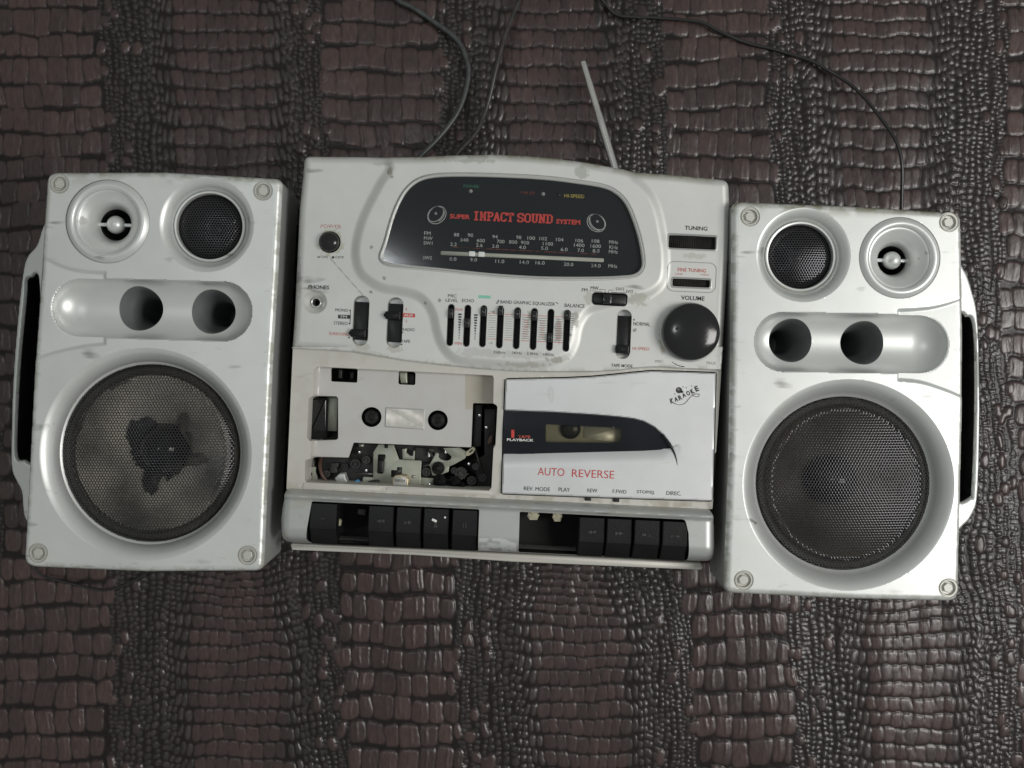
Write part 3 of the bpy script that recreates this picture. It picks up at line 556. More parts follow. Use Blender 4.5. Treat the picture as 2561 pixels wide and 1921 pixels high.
splat(975, 428, 26, 0.7, (0.17, 0.16, 0.10), 12, 0.5, 0.65, 3, 0.7, 1.2)
splat(1455, 430, 26, 0.6, (0.30, 0.31, 0.28), 12, 0.40, 0.5, 4, 0.9, 1.0)
splat(1180, 405, 90, 0.55, (0.28, 0.29, 0.25), 14, 0.52, 0.58, 5, 1.0, 0.12)
splat(955, 410, 40, 0.45, (0.30, 0.31, 0.30), 9, 0.44, 0.5, 6, 1.2, 0.18)
splat(1200, 882, 50, 0.45, (0.40, 0.40, 0.38), 11, 0.43, 0.47, 20, 1.7, 0.34); splat(1310, 888, 50, 0.45, (0.42, 0.42, 0.40), 10, 0.46, 0.50, 23, 1.8, 0.30)
splat(1310, 912, 60, 0.6, (0.34, 0.33, 0.29), 9, 0.5, 0.56, 40, 1.6, 0.18); splat(1390, 900, 30, 0.7, (0.30, 0.29, 0.26), 8, 0.45, 0.52, 41, 1.3, 0.4)
splat(1330, 800, 30, 0.6, (0.40, 0.41, 0.36), 10, 0.42, 0.5, 42, 0.7, 1.4); splat(1395, 830, 28, 0.7, (0.38, 0.38, 0.37), 9, 0.42, 0.48, 43, 0.5, 1.6); splat(1440, 800, 24, 0.7, (0.33, 0.33, 0.30), 6, 0.5, 0.54, 44, 0.5, 1.7)
splat(1595, 750, 34, 0.7, (0.42, 0.42, 0.36), 7, 0.46, 0.52, 45, 1.1, 0.7); splat(1470, 745, 26, 0.6, (0.42, 0.42, 0.36), 7, 0.45, 0.52, 46, 0.8, 0.9)
splat(1660, 850, 30, 0.6, (0.36, 0.31, 0.22), 9, 0.42, 0.55, 47, 0.5, 1.8); splat(1735, 640, 40, 0.5, (0.40, 0.40, 0.34), 8, 0.5, 0.56, 48, 1.3, 0.3)
for s in switches[:2]: splat(s[0][0], s[0][1] + 66, 26, 0.55, (0.40, 0.39, 0.33), 8, 0.42, 0.52, int(s[0][0]), 1.2, 0.5)
splat(748, 690, 26, 0.55, (0.28, 0.28, 0.26), 7, 0.46, 0.52, 50, 0.25, 3.0)
for (cx, cy) in ((962, 697), (1190, 470), (1425, 838), (1100, 752), (1063, 758), (928, 731), (1588, 826), (930, 620)): splat(cx, cy, 6, 0.7, (0.12, 0.12, 0.11), 4, 0.42, 0.5, int(cx))
# hairline scratch below the power button
tq = np.clip(((x - 826.6) * 82.4 + (y - 647) * 93) / (82.4 ** 2 + 93 ** 2), 0, 1); dl = np.hypot(x - 826.6 - tq * 82.4, y - 647 - tq * 93); m = dl < 1.3; st[m, 3] = 0.6; st[m, :3] = (0.2, 0.2, 0.19)
topp = U.mk('top_panel', V, F, M['silver_panel'], sharp=38, stain=st)
# cabinet under the panel and the lower deck
cab = rpoly([(752, 398, 20), (980, 398, 0), (1240, 392, 0), (1471, 414, 0), (1592, 436, 0), (1822, 455, 22), (1818, 700, 0), (1784, 1270, 4), (1766, 1400, 10), (724, 1350, 10), (716, 1215, 4), (736, 785, 0)], 10)
U.mk('skirt', *loft([ring(outT, zT(outT[:, 0], outT[:, 1])), ring(outT, ZM - 0.0105), ring(offs(outT, -5), ZM - 0.0120)], False, False), M['silver_panel'], topp)
U.mk('cabinet', *loft([ring(cab, ZM - 0.012), ring(cab, 0.05), ring(offs(cab, -14), 0.012), ring(offs(cab, -30), 0.0)], False, True), M['silver_trim'], sharp=50)
# dial
m = 0.001; zb = zT0(np.array([1280.0]), np.array([560.0]))[0]
bz = U.mk('dial_bezel', *loft([ring(offs(glassP, 11), zb - 0.3 * m), ring(offs(glassP, 9), zb - 0.1 * m), ring(offs(glassP, 8), zb - 1.3 * m), ring(offs(glassP, 6.2), zb - 1.3 * m), ring(offs(glassP, 5.6), zb + 0.8 * m), ring(offs(glassP, 3.5), zb + 1.5 * m), ring(offs(glassP, 1.2), zb + 1.0 * m), ring(offs(glassP, 0), zb - 0.2 * m), ring(offs(glassP, -0.2), zb - 3.2 * m)], False, False), M['silver_panel'], sharp=50)
zd = zb - 2.6 * m; dial = U.mk('dial_face', ring(offs(glassP, 0.5), zd), [tuple(range(len(glassP)))], M['dialface'])
U.mk('dial_glass', ring(offs(glassP, 0.3), zb - 0.9 * m), [tuple(range(len(glassP)))], M['glass'])
zdf = flat(zd); T8 = lambda s, xx, yy, w, h, mt='inkdial', b=0.0, nm='lettering': put_text(U, dial, s, a8(xx, yy), w / 3.16, h / 3.16, M[mt], zdf, A, b, 0.0003, nm)
for s, xx, yy, w in (('FM', 408, 517, 50), ('MW', 415, 557, 68), ('SW1', 413, 595, 70), ('SW2', 408, 711, 70), ('88', 638, 529, 40), ('90', 748, 533, 44), ('94', 942, 545, 42), ('98', 1130, 550, 40), ('100', 1228, 556, 60), ('102', 1323, 560, 60), ('104', 1453, 568, 58), ('106', 1608, 576, 60), ('108', 1736, 579, 60), ('MHz', 1878, 588, 70),
        ('540', 700, 570, 64), ('600', 830, 575, 64), ('700', 987, 583, 60), ('800', 1085, 587, 64), ('900', 1179, 592, 64), ('1100', 1360, 601, 80), ('1400', 1607, 612, 82), ('1600', 1737, 619, 82), ('KHz', 1878, 628, 66), ('2.2', 614, 605, 50), ('2.6', 818, 612, 52), ('3.0', 945, 620, 52), ('4.0', 1158, 629, 54), ('5.0', 1333, 636, 54), ('6.0', 1488, 645, 54), ('7.0', 1618, 653, 50), ('8.0', 1740, 657, 54), ('MHz', 1876, 664, 70),
        ('8.0', 610, 721, 54), ('9.0', 773, 727, 54), ('11.0', 980, 739, 70), ('14.0', 1174, 747, 72), ('16.0', 1298, 751, 72), ('20.0', 1522, 763, 76), ('24.0', 1738, 773, 76), ('MHz', 1872, 777, 70)): T8(s, xx, yy, w, 27)
T8('SUPER', 665, 386, 158, 36, 'inkred', 0.035); T8('SYSTEM', 1520, 428, 190, 38, 'inkred', 0.035); T8('POWER', 755, 147, 124, 24, 'inkgreendim', 0.02); T8('FM ST', 1202, 201, 110, 24, 'inkredfaint', 0.02); T8('HI-SPEED', 1568, 224, 158, 28, 'inkyellow', 0.01)
# slab-serif capitals for the big red words: strokes on a 10 x 14 cell
def slab_word(word, x0, x1, y0, y1, adv):
    G = {'I': [[(2.5, 1), (7.5, 1)], [(5, 1), (5, 13)], [(2.5, 13), (7.5, 13)]], 'M': [[(0.5, 1), (2, 1), (5, 9), (8, 1), (9.5, 1)], [(2, 1), (2, 13)], [(8, 1), (8, 13)], [(0.5, 13), (3.5, 13)], [(6.5, 13), (9.5, 13)]],
         'P': [[(0.8, 1), (7, 1), (9, 2.5), (9, 5.5), (7, 7), (3, 7)], [(3, 1), (3, 13)], [(1, 13), (5.5, 13)]], 'A': [[(1.5, 13), (5, 1), (8.5, 13)], [(3, 9), (7, 9)], [(0.3, 13), (3.2, 13)], [(6.8, 13), (9.7, 13)]],
         'C': [[(9, 4), (8.6, 1), (6.5, 1), (3.5, 1), (1.5, 3), (1.5, 11), (3.5, 13), (7, 13), (9, 10.5)]], 'T': [[(1, 3.6), (1, 1), (9, 1), (9, 3.6)], [(5, 1), (5, 13)], [(3, 13), (7, 13)]],
         'S': [[(8.5, 4), (8.3, 1), (3.5, 1), (1.5, 2.5), (1.5, 5), (3, 6.6), (7, 7.4), (8.6, 9), (8.6, 11.5), (7, 13), (1.8, 13), (1.5, 10)]], 'O': [[(3.5, 1), (6.5, 1), (8.7, 3), (8.7, 11), (6.5, 13), (3.5, 13), (1.3, 11), (1.3, 3), (3.5, 1)]],
         'U': [[(2.3, 1), (2.3, 11), (4, 13), (6, 13), (7.7, 11), (7.7, 1)], [(0.5, 1), (4, 1)], [(6, 1), (9.5, 1)]], 'N': [[(0.5, 1), (2.2, 1), (7.8, 13)], [(2.2, 1), (2.2, 13)], [(7.8, 1), (7.8, 13)], [(0.5, 13), (4, 13)], [(6, 1), (9.5, 1)]], 'D': [[(0.6, 1), (6.5, 1), (8.8, 3), (8.8, 11), (6.5, 13), (0.6, 13)], [(2.8, 1), (2.8, 13)]]}
    n = len(word); cw = (x1 - x0) / n; pcs = []
    for i, ch in enumerate(word):
        for ln in G[ch]:
            L = np.array(ln, float)
            for q in range(len(L) - 1):
                p, r = L[q].copy(), L[q + 1].copy(); d = (r - p) / max(np.linalg.norm(r - p), 1e-6) * 0.6; p -= d; r += d
                lin = np.array([(x0 + (i + (t[0]) / 10.6) * cw, y0 + t[1] / 14 * (y1 - y0)) for t in (p, r)]); pcs.append(stroke(lin, 15 if abs(d[1]) > abs(d[0]) else 11))
    out = []
    for k, (v, f) in enumerate(pcs):
        cx, cy = (x0 + x1) / 2, (y0 + y1) / 2; v = np.array([a8(*q) for q in rot(v, np.array([cx, cy]), A)]); out.append((v, f, k))
    Vs, Fs = join(*[(np.column_stack([v, np.full(len(v), zd + 0.0003 + 0.000004 * k)]), f) for v, f, k in out]); U.mk('lettering', Vs, Fs, M['inkred'], dial)
slab_word('IMPACT', 768, 1092, 350, 422, 0); slab_word('SOUND', 1116, 1400, 364, 436, 0)
def ell(cx, cy, rx, ry, ang, n=40, a0=0, a1=360): 
    t = np.radians(np.linspace(a0, a1, n)); P = np.stack([cx + rx * np.cos(t), cy + ry * np.sin(t)], 1); return rot(P, np.array([cx, cy], float), ang)
for (cx, cy, s) in ((475, 365, 1), (1750, 428, -1)):
    L = [ell(cx, cy, 70, 50, -48 * s, 40), ell(cx + 8 * s, cy + 8, 78, 64, -40 * s, 40), ell(cx + 4 * s, cy + 5, 70, 54, -45 * s, 24, -40 if s > 0 else 30, 110 if s > 0 else 200), ell(cx, cy - 4, 7, 7, 0, 12)]
    put_flat(U, dial, 'speaker_emblem', [stroke([a8(*q) for q in P], 1.5) for P in L], M['inkdial'], zdf, 0.0003)
put_flat(U, dial, 'scale_line', [stroke([a8(610, 628), a8(1180, 655), a8(1750, 684)], 1.6)], M['inkredfaint'], zdf, 0.0003)
for xx, yy, mt in ((750, 184, 'steel'), (1322, 207, 'steel'), (1447, 215, 'brass')):
    c = a8(xx, yy); U.mk('indicator_lamp', *lathe(c, [(5, zd), (4.6, zd + 0.0006), (3, zd + 0.0011), (0.1, zd + 0.0013)], 16), M['mech'] if mt == 'brass' else M['inkgrey'], dial)
pb = rot(rrect(*a8(1157, 702), 1290 / 3.16, 30 / 3.16, 3, A), np.array(a8(1157, 702)), 0.0); U.mk('tuning_track', *slab(pb, zd, zd + 0.0003), M['bar'], dial)
for xx in ((760, 680), (835, 684)): U.mk('tuning_pointer', *slab(rrect(*a8(*xx), 15.5, 12.5, 1.5, A), zd + 0.0003, zd + 0.0009, 0.8), M['pointer'], dial)
# panel printing
def TP(s, c, w, h, mt='inkblack', b=0.0, nm='lettering', ang=A): return put_text(U, topp, s, c, w, h, M[mt], zT, ang, b, 0.00022, nm)
def T3(s, xx, yy, w, h, mt='inkblack', b=0.0): TP(s, a3(xx, yy), w / 3.95, h / 3.95, mt, b)
def T4(s, xx, yy, w, h, mt='inkblack', b=0.0): TP(s, a4(xx, yy), w / 3.318, h / 3.318, mt, b)
def T5(s, xx, yy, w, h, mt='inkblack', b=0.0): TP(s, a5(xx, yy), w / 3.814, h / 3.814, mt, b)
def T7(s, xx, yy, w, h, mt='inkblack', b=0.0): TP(s, a7(xx, yy), w / 3.0726, h / 3.0726, mt, b)
T3('POWER', 505, 815, 205, 36, 'inkredfade', 0.01); T3('ON', 440, 1117, 62, 24, 'inkblackworn'); T3('OFF', 590, 1121, 88, 24, 'inkblackworn'); T3('PHONES', 385, 1415, 205, 38, 'inkblack', 0.015)
T5('MONO', 590, 365, 122, 28); T5('STEREO', 580, 490, 132, 30); T5('SURROUND', 565, 592, 190, 28, 'inkredworn'); T5('RADIO', 1227, 551, 115, 28); T5('TAPE', 1200, 662, 86, 28); T5('1', 1206, 357, 8, 22, 'inkredworn'); T5('2', 1206, 470, 16, 22, 'inkredworn')
T5('MIC', 1647, 232, 82, 30); T5('LEVEL', 1642, 275, 116, 30); T5('ECHO', 1796, 278, 112, 30); T5('MAX', 1713, 362, 72, 24, 'inkredworn'); T5('MIN', 1703, 684, 66, 26, 'inkred'); T5('+10', 2030, 383, 44, 20, 'inkgrey'); T5('-10', 2010, 680, 40, 20, 'inkgrey'); T5('0', 2022, 533, 12, 18, 'inkgrey'); T5('330Hz', 2095, 770, 112, 24, 'inkblackworn')
TP('1KHz', (1293, 883), 24, 6.5, 'inkblackworn'); TP('3.3KHz', (1332, 885), 28, 6.5, 'inkblackworn'); TP('10KHz', (1372, 887), 26, 6.5, 'inkblackworn')
T4('BAND GRAPHIC EQUALIZER', 397, 1325, 450, 32); T4('BALANCE', 785, 1345, 165, 30); T4('FM', 868, 1215, 46, 28); T4('MW', 950, 1200, 66, 30); T4('SW1', 1158, 1207, 68, 28, 'inkblackworn'); T4('SW2', 1238, 1228, 60, 26, 'inkblackworn')
T4('TUNING', 1795, 700, 188, 34, 'inkblack', 0.015); T4('FINE TUNING', 1760, 1048, 235, 30, 'inkredworn', 0.01); T4('LOW', 1655, 1080, 60, 14, 'inkredworn'); T4('HIGH', 1866, 1086, 66, 14, 'inkredworn'); T4('VOLUME', 1768, 1280, 195, 36, 'inkblack', 0.015); T4('NORMAL', 1345, 1495, 140, 30); T7('TAPE MODE', 1030, 45, 166, 24, 'inkblack', 0.01); T7('MIN', 1318, 12, 58, 20, 'inkgrey'); T7('MAX', 1718, 25, 70, 22, 'inkgrey'); TP('HI-SPEED', (1603, 872), 42, 7.5, 'inkredworn'); T4('+10', 105, 1394, 36, 20, 'inkgrey')
def box(fn, sc, xx, yy, w, h): return poly(rrect(*fn(xx, yy), w / sc, h / sc, 0.3, A, 1))
put_flat(U, topp, 'black_label_box', [box(a5, 3.814, 613, 428, 116, 36)], M['inkblack'], zT, 0.00016); T5('FM', 611, 428, 58, 24, 'inkwhite')
put_flat(U, topp, 'red_label_box', [box(a5, 3.814, 1231, 414, 118, 36)], M['inkred'], zT, 0.00016); T5('AUX', 1229, 414, 90, 22, 'inkwhite', 0.02)
put_flat(U, topp, 'green_label_box', [box(a5, 3.814, 1953, 242, 116, 28)], M['inkgreen'], zT, 0.00016)
put_flat(U, topp, 'switch_mark', [stroke([a5(672, 362), a5(673, 430), a5(668, 498)], 1.6)] + [poly(circ(*a5(*q), 2.0, 10)) for q in ((670, 368), (665, 494), (660, 628), (1170, 578), (1162, 693))] + [box(a3, 3.95, 385, 1118, 26, 10), box(a3, 3.95, 526, 1121, 22, 22), box(a4, 3.318, 1280, 1459, 10, 14)], M['inkblack'], zT)
put_flat(U, topp, 'switch_mark', [stroke([a4(905, 1222), a4(1010, 1228), a4(1011, 1238)], 1.2), stroke([a4(985, 1210), a4(1038, 1213), a4(1038, 1238)], 1.2), stroke([a4(1110, 1215), a4(1066, 1217), a4(1066, 1238)], 1.2), stroke([a4(1205, 1238), a4(1090, 1234), a4(1088, 1240)], 1.2), stroke([a4(137, 1328), a4(156, 1296)], 1.6), stroke([a4(146, 1330), a4(162, 1302)], 1.6), stroke([a4(628, 1316), a4(650, 1330)], 1.5)], M['inkblackworn'], zT)
for (xa, ya) in ((1720, 408), (1871, 415)):
    put_flat(U, topp, 'level_scale', [box(a5, 3.814, xa - 9 * i / 9, ya + 25 * i, max(6, 34 - 3.6 * i), 15) for i in range(10)], M['inkblack'], zT)
for i in range(2, 7):
    xm = (eq_x[i] + eq_x[i + 1]) / 2; y0 = (eq_t[i] + eq_t[i + 1]) / 2 + 18; w = 19
    put_flat(U, topp, 'equalizer_scale', [poly(rrect(xm - q * 0.26, y0 + q * 5.8, w, 1.0, 0.1, A, 1)) for q in range(1, 11)], M['inkgrey'] if i < 4 else M['inkblackworn'], zT)
    put_flat(U, topp, 'equalizer_limit', [poly(rrect(xm - q * 0.26, y0 + q * 5.8, w + 3, 1.3, 0.1, A, 1)) for q in (0, 11)] + ([poly(rrect(xm - q * 0.26, y0 + q * 5.8 + 2, w * 0.6, 0.9, 0.1, A, 1)) for q in range(2, 10)] if i > 3 else []), M['inkredworn'], zT)
put_flat(U, topp, 'balance_scale', [poly(rrect(1431.5 - q * 0.26, 786 + q * 5.5, max(2, 8 - abs(q - 0) * 0.8), 1.5, 0.1, A, 1)) for q in range(0, 8)], M['inkblackworn'], zT)
V2, F2 = stroke(np.vstack([rrect(1729.5, 693, 122, 74, 17, A), rrect(1729.5, 693, 122, 74, 17, A)[:1]]), 1.6); put_flat(U, topp, 'fine_tuning_border', [(V2, F2)], M['inkgrey'], zT)
put_flat(U, topp, 'volume_mark', [stroke([a7(1415, 15), a7(1435, 30), a7(1445, 28)], 1.4), stroke([a7(1440, 34), a7(1475, 48), a7(1512, 54)], 2.2)], M['inkblackworn'], zT)
# slots with walls and inner guides
def well(P, depth, wallmat, floormat, name, zt=zT, parent=None, slope=0.0, lip=1.2):
    z = zt(P[:, 0], P[:, 1]); zb_ = z.mean() - depth
    o = U.mk(name, *loft([ring(offs(P, lip), z + 0.0001), ring(offs(P, lip * 0.4), z + 0.00035), ring(P, z - 0.0002), ring(offs(P, -slope), zb_)], False, False), wallmat, parent, sharp=50)
    U.mk('well_floor', ring(offs(P, 0.2 - slope * 0.9), zb_ + 0.0001), [tuple(range(len(P)))], floormat, o); return o, zb_
knob_pos = [((898, 834), -1), ((985, 789.5), -1), ((1556, 874), 1)]
for s, (kp, sd) in zip(switches, knob_pos):
    P = slotP(*s); o, zb_ = well(P, 0.0062, M['steel'], M['silver_trim'], 'switch_slot', slope=1.5)
    zs = zT0(np.array([s[0][0]]), np.array([s[0][1]]))[0]
    U.mk('slide_shutter', *slab(rrect(s[0][0], s[0][1], s[1] - 1.5, s[2] - 29, 1.5, A), zb_, zs - 0.0025, 0.8), M['black'], o)
    c = np.array(kp, float); K = rot([(c[0] - s[1] / 2 + 1, c[1] - 10), (c[0] + s[1] / 2 - 2, c[1] - 10), (c[0] + s[1] / 2 - 2, c[1] + 10), (c[0] - s[1] / 2 + 1, c[1] + 10), (c[0] - s[1] / 2 - (7 if sd < 0 else 1), c[1])], c, A)
    U.mk('slide_knob', *slab(rpoly(K, 2), zs - 0.0026, zs + 0.0032, 2.0), M['black'], o, sharp=35)
for s, ky in zip(eqs, eq_k):
    P = slotP(*s); o, zb_ = well(P, 0.0065, M['black'], M['cavity'], 'slider_slot', slope=0.5)
    zs = zT0(np.array([s[0][0]]), np.array([s[0][1]]))[0]; kx = s[0][0] - (ky - s[0][1]) * math.tan(math.radians(A))
    U.mk('slider_knob', *loft([ring(rrect(kx, ky, 11.5, 25, 2, A), zb_), ring(rrect(kx, ky, 11.5, 25, 2, A), zs + 0.0012), ring(rrect(kx, ky, 9, 17, 2, A), zs + 0.0028), ring(rrect(kx, ky, 8, 5, 1, A), zs + 0.0034)], False, True), M['blackgloss'], o, sharp=35)
o, zb_ = well(bandP, 0.004, M['black'], M['black'], 'band_switch'); zs = zT0(np.array([1524.]), np.array([749.]))[0]
U.mk('slide_shutter', *slab(rrect(1524, 749, 84, 26, 6, A), zb_, zs - 0.0006, 1.5), M['black'], o); U.mk('slide_knob', *slab(rrect(1517, 749, 22, 24, 3, A), zs - 0.0007, zs + 0.0022, 2), M['blackgloss'], o, sharp=35)
def wheel(P, c, w, h, name, nr):
    o, zb_ = well(P, 0.010, M['silver_trim'], M['cavity'], name, lip=4.0); zs = zT0(np.array([c[0]]), np.array([c[1]]))[0]; vs2 = []
    prof = []
    for i in range(nr * 2 + 1):
        t = i / (nr * 2); xx = -w / 2 + w * t; zz = zs + 0.0005 - 0.0060 * (2 * t - 1) ** 2 + (0.0006 if i % 2 else -0.0003); prof.append((xx, zz))
    a = math.radians(A); R_ = []
    for yy, dz in ((-h / 2, -0.0025), (-h / 2 + 2, 0), (h / 2 - 2, 0), (h / 2, -0.0025)): R_.append(np.array([(c[0] + xx * math.cos(a) - yy * math.sin(a), c[1] + xx * math.sin(a) + yy * math.cos(a), zz + dz) for xx, zz in prof]))
    U.mk('thumbwheel', *loft(R_, False, False, False), M['rib'], o, sharp=25)
wheel(tuneP, (1731.5, 606), 117, 31, 'tuning_wheel', 26); wheel(fineP, (1729, 708), 93, 18, 'fine_tuning_wheel', 24)
o, zb_ = well(powerP, 0.006, M['silver_panel'], M['cavity'], 'power_button'); c = (825, 605.6); zs = ZM
U.mk('button_cap', *lathe(c, [(24.5, zb_), (24.5, zs + 0.0025), (23, zs + 0.0040), (19, zs + 0.0052), (12, zs + 0.0060), (0.1, zs + 0.0064)], 40), M['blackgloss'], o)
c = (788.6, 755.4); o = U.mk('headphone_jack', *lathe(c, [(30, ZM + 0.0001), (29, ZM - 0.0003), (24, ZM - 0.0018), (18, ZM - 0.0040), (14, ZM - 0.0052)], 48), M['silver_panel'], sharp=50)
U.mk('jack_ring', *lathe(c, [(14.5, ZM - 0.0054), (13, ZM - 0.0034), (11, ZM - 0.0032), (9, ZM - 0.0042), (8, ZM - 0.006), (7.5, ZM - 0.010)], 32), M['steel'], o); U.mk('jack_socket', *lathe(c, [(8, ZM - 0.0065), (5.5, ZM - 0.007), (5, ZM - 0.014), (0.1, ZM - 0.014)], 24), M['cavity'], o)
c = (1725, 831); zk = ZM; o = U.mk('volume_knob', *lathe(c, [(70, zk - 0.001), (71.5, zk + 0.001), (71.5, zk + 0.0060), (70, zk + 0.0082), (67.5, zk + 0.0095), (63, zk + 0.0103), (54, zk + 0.0111), (42, zk + 0.0118), (28, zk + 0.0123), (14, zk + 0.0126), (0.1, zk + 0.0127)], 96), M['blackgloss'])
U.mk('pointer_dimple', *lathe((1687, 824), [(4.5, zk + 0.0115), (3.5, zk + 0.0126), (0.1, zk + 0.0128)], 16), M['blackgloss'], o)
U.mk('knob_collar', *lathe(c, [(75, zk + 0.0001), (74, zk + 0.0006), (71, zk + 0.0004)], 80), M['silver_trim'], o)

# ---------------------------------------------------------------- lower deck
ZD = ZM - 0.0035
deckO = rpoly([(731, 852), (1808, 900), (1784, 1275), (714, 1226)], 2)
bay = rpoly([a6(247, 107), a6(1585, 175), a6(1580, 382), a6(1612, 400), a6(1597, 706), a6(1583, 708), a6(1566, 1033), a6(178, 970), a6(180, 800), a6(220, 795), a6(225, 660), a6(192, 660), a6(207, 335), a6(240, 330)], 1)
doorO = rpoly([a7(137, 150), a7(250, 146), a7(600, 140), a7(800, 130), a7(950, 116), a7(1100, 100), a7(1250, 86), a7(1500, 92), a7(1757, 101), a7(1745, 600), a7(1732, 1078), a7(1715, 1086), a7(900, 1060), a7(107, 1030), a7(120, 600)], 2)
pocket = offs(doorO, 3.0)
zDk = lambda x_, y_: np.full(np.shape(x_), ZD) + 0.0
V, F = panel(deckO, [bay, pocket], zDk, 4.5)
x, y = V[:, 0], V[:, 1]; st = np.zeros((len(V), 4)); st[:, :3] = (0.34, 0.31, 0.24); st[:, 3] = 0.6 * sstep(1195, 1230, y - (x - 715) * 0.04) * sstep(0.4, 0.6, fbm(x, y, 16, 4)) + 0.18 * sstep(0.50, 0.75, fbm(x, y, 50, 6))
deck = U.mk('lower_deck', V, F, M['silver_deck'], sharp=40, stain=st)
U.mk('deck_side', *loft([ring(deckO, ZD), ring(deckO, ZD - 0.012)], False, False), M['silver_deck'], deck)
PL = ZD - 0.013; FL = ZD - 0.046
U.mk('bay_wall', *loft([ring(bay, ZD), ring(offs(bay, -0.8), ZD - 0.004), ring(offs(bay, -1), FL)], False, False), M['silver_deck'], deck, sharp=50)
bay_f = U.mk('bay_floor', ring(offs(bay, 4), FL), [tuple(range(len(bay)))], M['cavity'], deck)
S6 = lambda pts, z: U.seen(np.array([a6(*p) for p in pts]), z)
# inner cassette plate with its openings
plO = rpoly(S6([(250, 100), (1590, 168), (1584, 383), (1430, 379), (1417, 707), (545, 672), (508, 783), (235, 775), (226, 655), (432, 652), (432, 330), (240, 326)], PL), 2)
h1 = rpoly(S6([(378, 118), (577, 125), (573, 229), (378, 220)], PL), 1); h2 = rpoly(S6([(879, 145), (1006, 149), (1003, 247), (876, 241)], PL), 1); hub1 = S6([(679, 483)], PL)[0]; hub2 = S6([(1170, 507)], PL)[0]
zpl = lambda x_, y_: PL + 0.010 * sstep(U.seen(np.array([a6(292, 0)]), PL)[0][0], U.seen(np.array([a6(246, 0)]), PL)[0][0], x_ + (y_ - 930) * 0.05)
V, F = panel(plO, [h1, h2, circ(*hub1, 25.5, 40), circ(*hub2, 25.5, 40)], zpl, 3.0); st = np.zeros((len(V), 4)); st[:, :3] = (0.42, 0.38, 0.30)
gx = S6([(1372, 300)], PL)[0]; st[:, 3] = 0.7 * sstep(-1, 1.5, V[:, 0] - gx[0]) * (V[:, 1] < gx[1] + 45) + 0.10 * sstep(0.50, 0.75, fbm(V[:, 0], V[:, 1], 40, 77))
pl = U.mk('cassette_plate', V, F, M['silver_plate'], deck, sharp=40, stain=st)
for h in (plO, h1, h2): U.mk('plate_rim', *loft([ring(h, zpl(h[:, 0], h[:, 1])), ring(h, PL - 0.003)], False, False), M['silver_deck'], pl)
for hc in (hub1, hub2):
    U.mk('hub_hole', *loft([ring(circ(*hc, 25.5, 40), PL), ring(circ(*hc, 25, 40), PL - 0.008)], False, True), M['cavity'], pl)
    hb_ = U.mk('reel_hub', *lathe(hc, [(22, PL - 0.007), (21, PL - 0.002), (17, PL + 0.0015), (9, PL + 0.005), (4, PL + 0.0065), (3.4, PL + 0.005), (0.1, PL + 0.005)], 32), M['black'], deck, sharp=35)
    for i in range(6):
        a = i * math.pi / 3 + 0.4; d = np.array((math.cos(a), math.sin(a))); n_ = np.array((-d[1], d[0])); q = [hc + d * 6 + n_ * 1.4, hc + d * 19 + n_ * 1.4, hc + d * 19 - n_ * 1.4, hc + d * 6 - n_ * 1.4]
        U.mk('hub_tooth', *loft([ring(q, PL - 0.004), ring(q, np.array([PL + 0.0058, PL + 0.0015, PL + 0.0015, PL + 0.0058]))], False, True), M['black'], hb_)
lab = rpoly(S6([(787, 415), (1068, 431), (1064, 571), (782, 553)], PL), 1); U.mk('label_recess', *slab(offs(lab, 2), PL - 0.001, PL + 0.0003, 1), M['silver_trim'], pl); U.mk('foil_label', *slab(offs(lab, -1), PL + 0.0003, PL + 0.0007), M['label'], pl)
# things inside the openings
U.mk('latch_arm', *slab(rpoly(S6([(440, 130), (468, 135), (462, 200), (436, 195)], FL + 0.02), 2), FL, FL + 0.024, 2), M['mech'], deck); U.mk('latch_arm', *slab(rpoly(S6([(525, 150), (556, 150), (552, 205), (522, 205)], FL + 0.02), 2), FL, FL + 0.024, 2), M['mech'], deck)
U.mk('spring_post', *slab(rpoly(S6([(885, 150), (945, 150), (950, 235), (900, 235)], FL + 0.025), 3), FL, FL + 0.03, 3), M['zinc'], deck); U.mk('spring_block', *slab(rpoly(S6([(945, 160), (1000, 165), (1000, 250), (950, 245)], FL + 0.02), 3), FL, FL + 0.022, 2), M['mech'], deck)
U.mk('side_bracket', *slab(rpoly(S6([(352, 330), (440, 330), (425, 590), (345, 585)], FL + 0.02), 2), FL, FL + 0.022, 2), M['zinc'], deck); U.mk('side_cover', *slab(rpoly(S6([(210, 345), (352, 340), (345, 640), (195, 650)], FL + 0.028), 2), FL, FL + 0.03, 4), M['blackgloss'], deck)
# tape transport below the plate
zt_ = ZD - 0.024
U.mk('transport_base', *slab(rpoly(S6([(290, 780), (520, 780), (555, 668), (1250, 690), (1240, 830), (1130, 1010), (300, 980)], zt_ - 0.006), 3), FL, zt_ - 0.006, 2), M['mech'], deck)
hp = rpoly(S6([(730, 684), (842, 688), (883, 797), (1048, 806), (1040, 1005), (735, 990), (690, 930), (692, 745)], zt_), 3); U.mk('head_plate', *slab(hp, zt_ - 0.0025, zt_, 1), M['zinc'], deck, sharp=40)
U.mk('head_plate_slot', *slab(rpoly(S6([(727, 758), (785, 760), (780, 798), (772, 800), (765, 905), (720, 900), (725, 800)], zt_), 4), zt_ - 0.001, zt_ + 0.0003), M['cavity'], deck); U.mk('guide_post', *slab(rpoly(S6([(728, 800), (772, 800), (764, 895), (722, 893)], zt_ + 0.004), 4), zt_, zt_ + 0.006, 2.5), M['black'], deck)
U.mk('head_plate_notch', *slab(rpoly(S6([(825, 875), (868, 878), (870, 853), (906, 855), (904, 910), (824, 930)], zt_), 1), zt_ - 0.001, zt_ + 0.0003), M['mech'], deck)
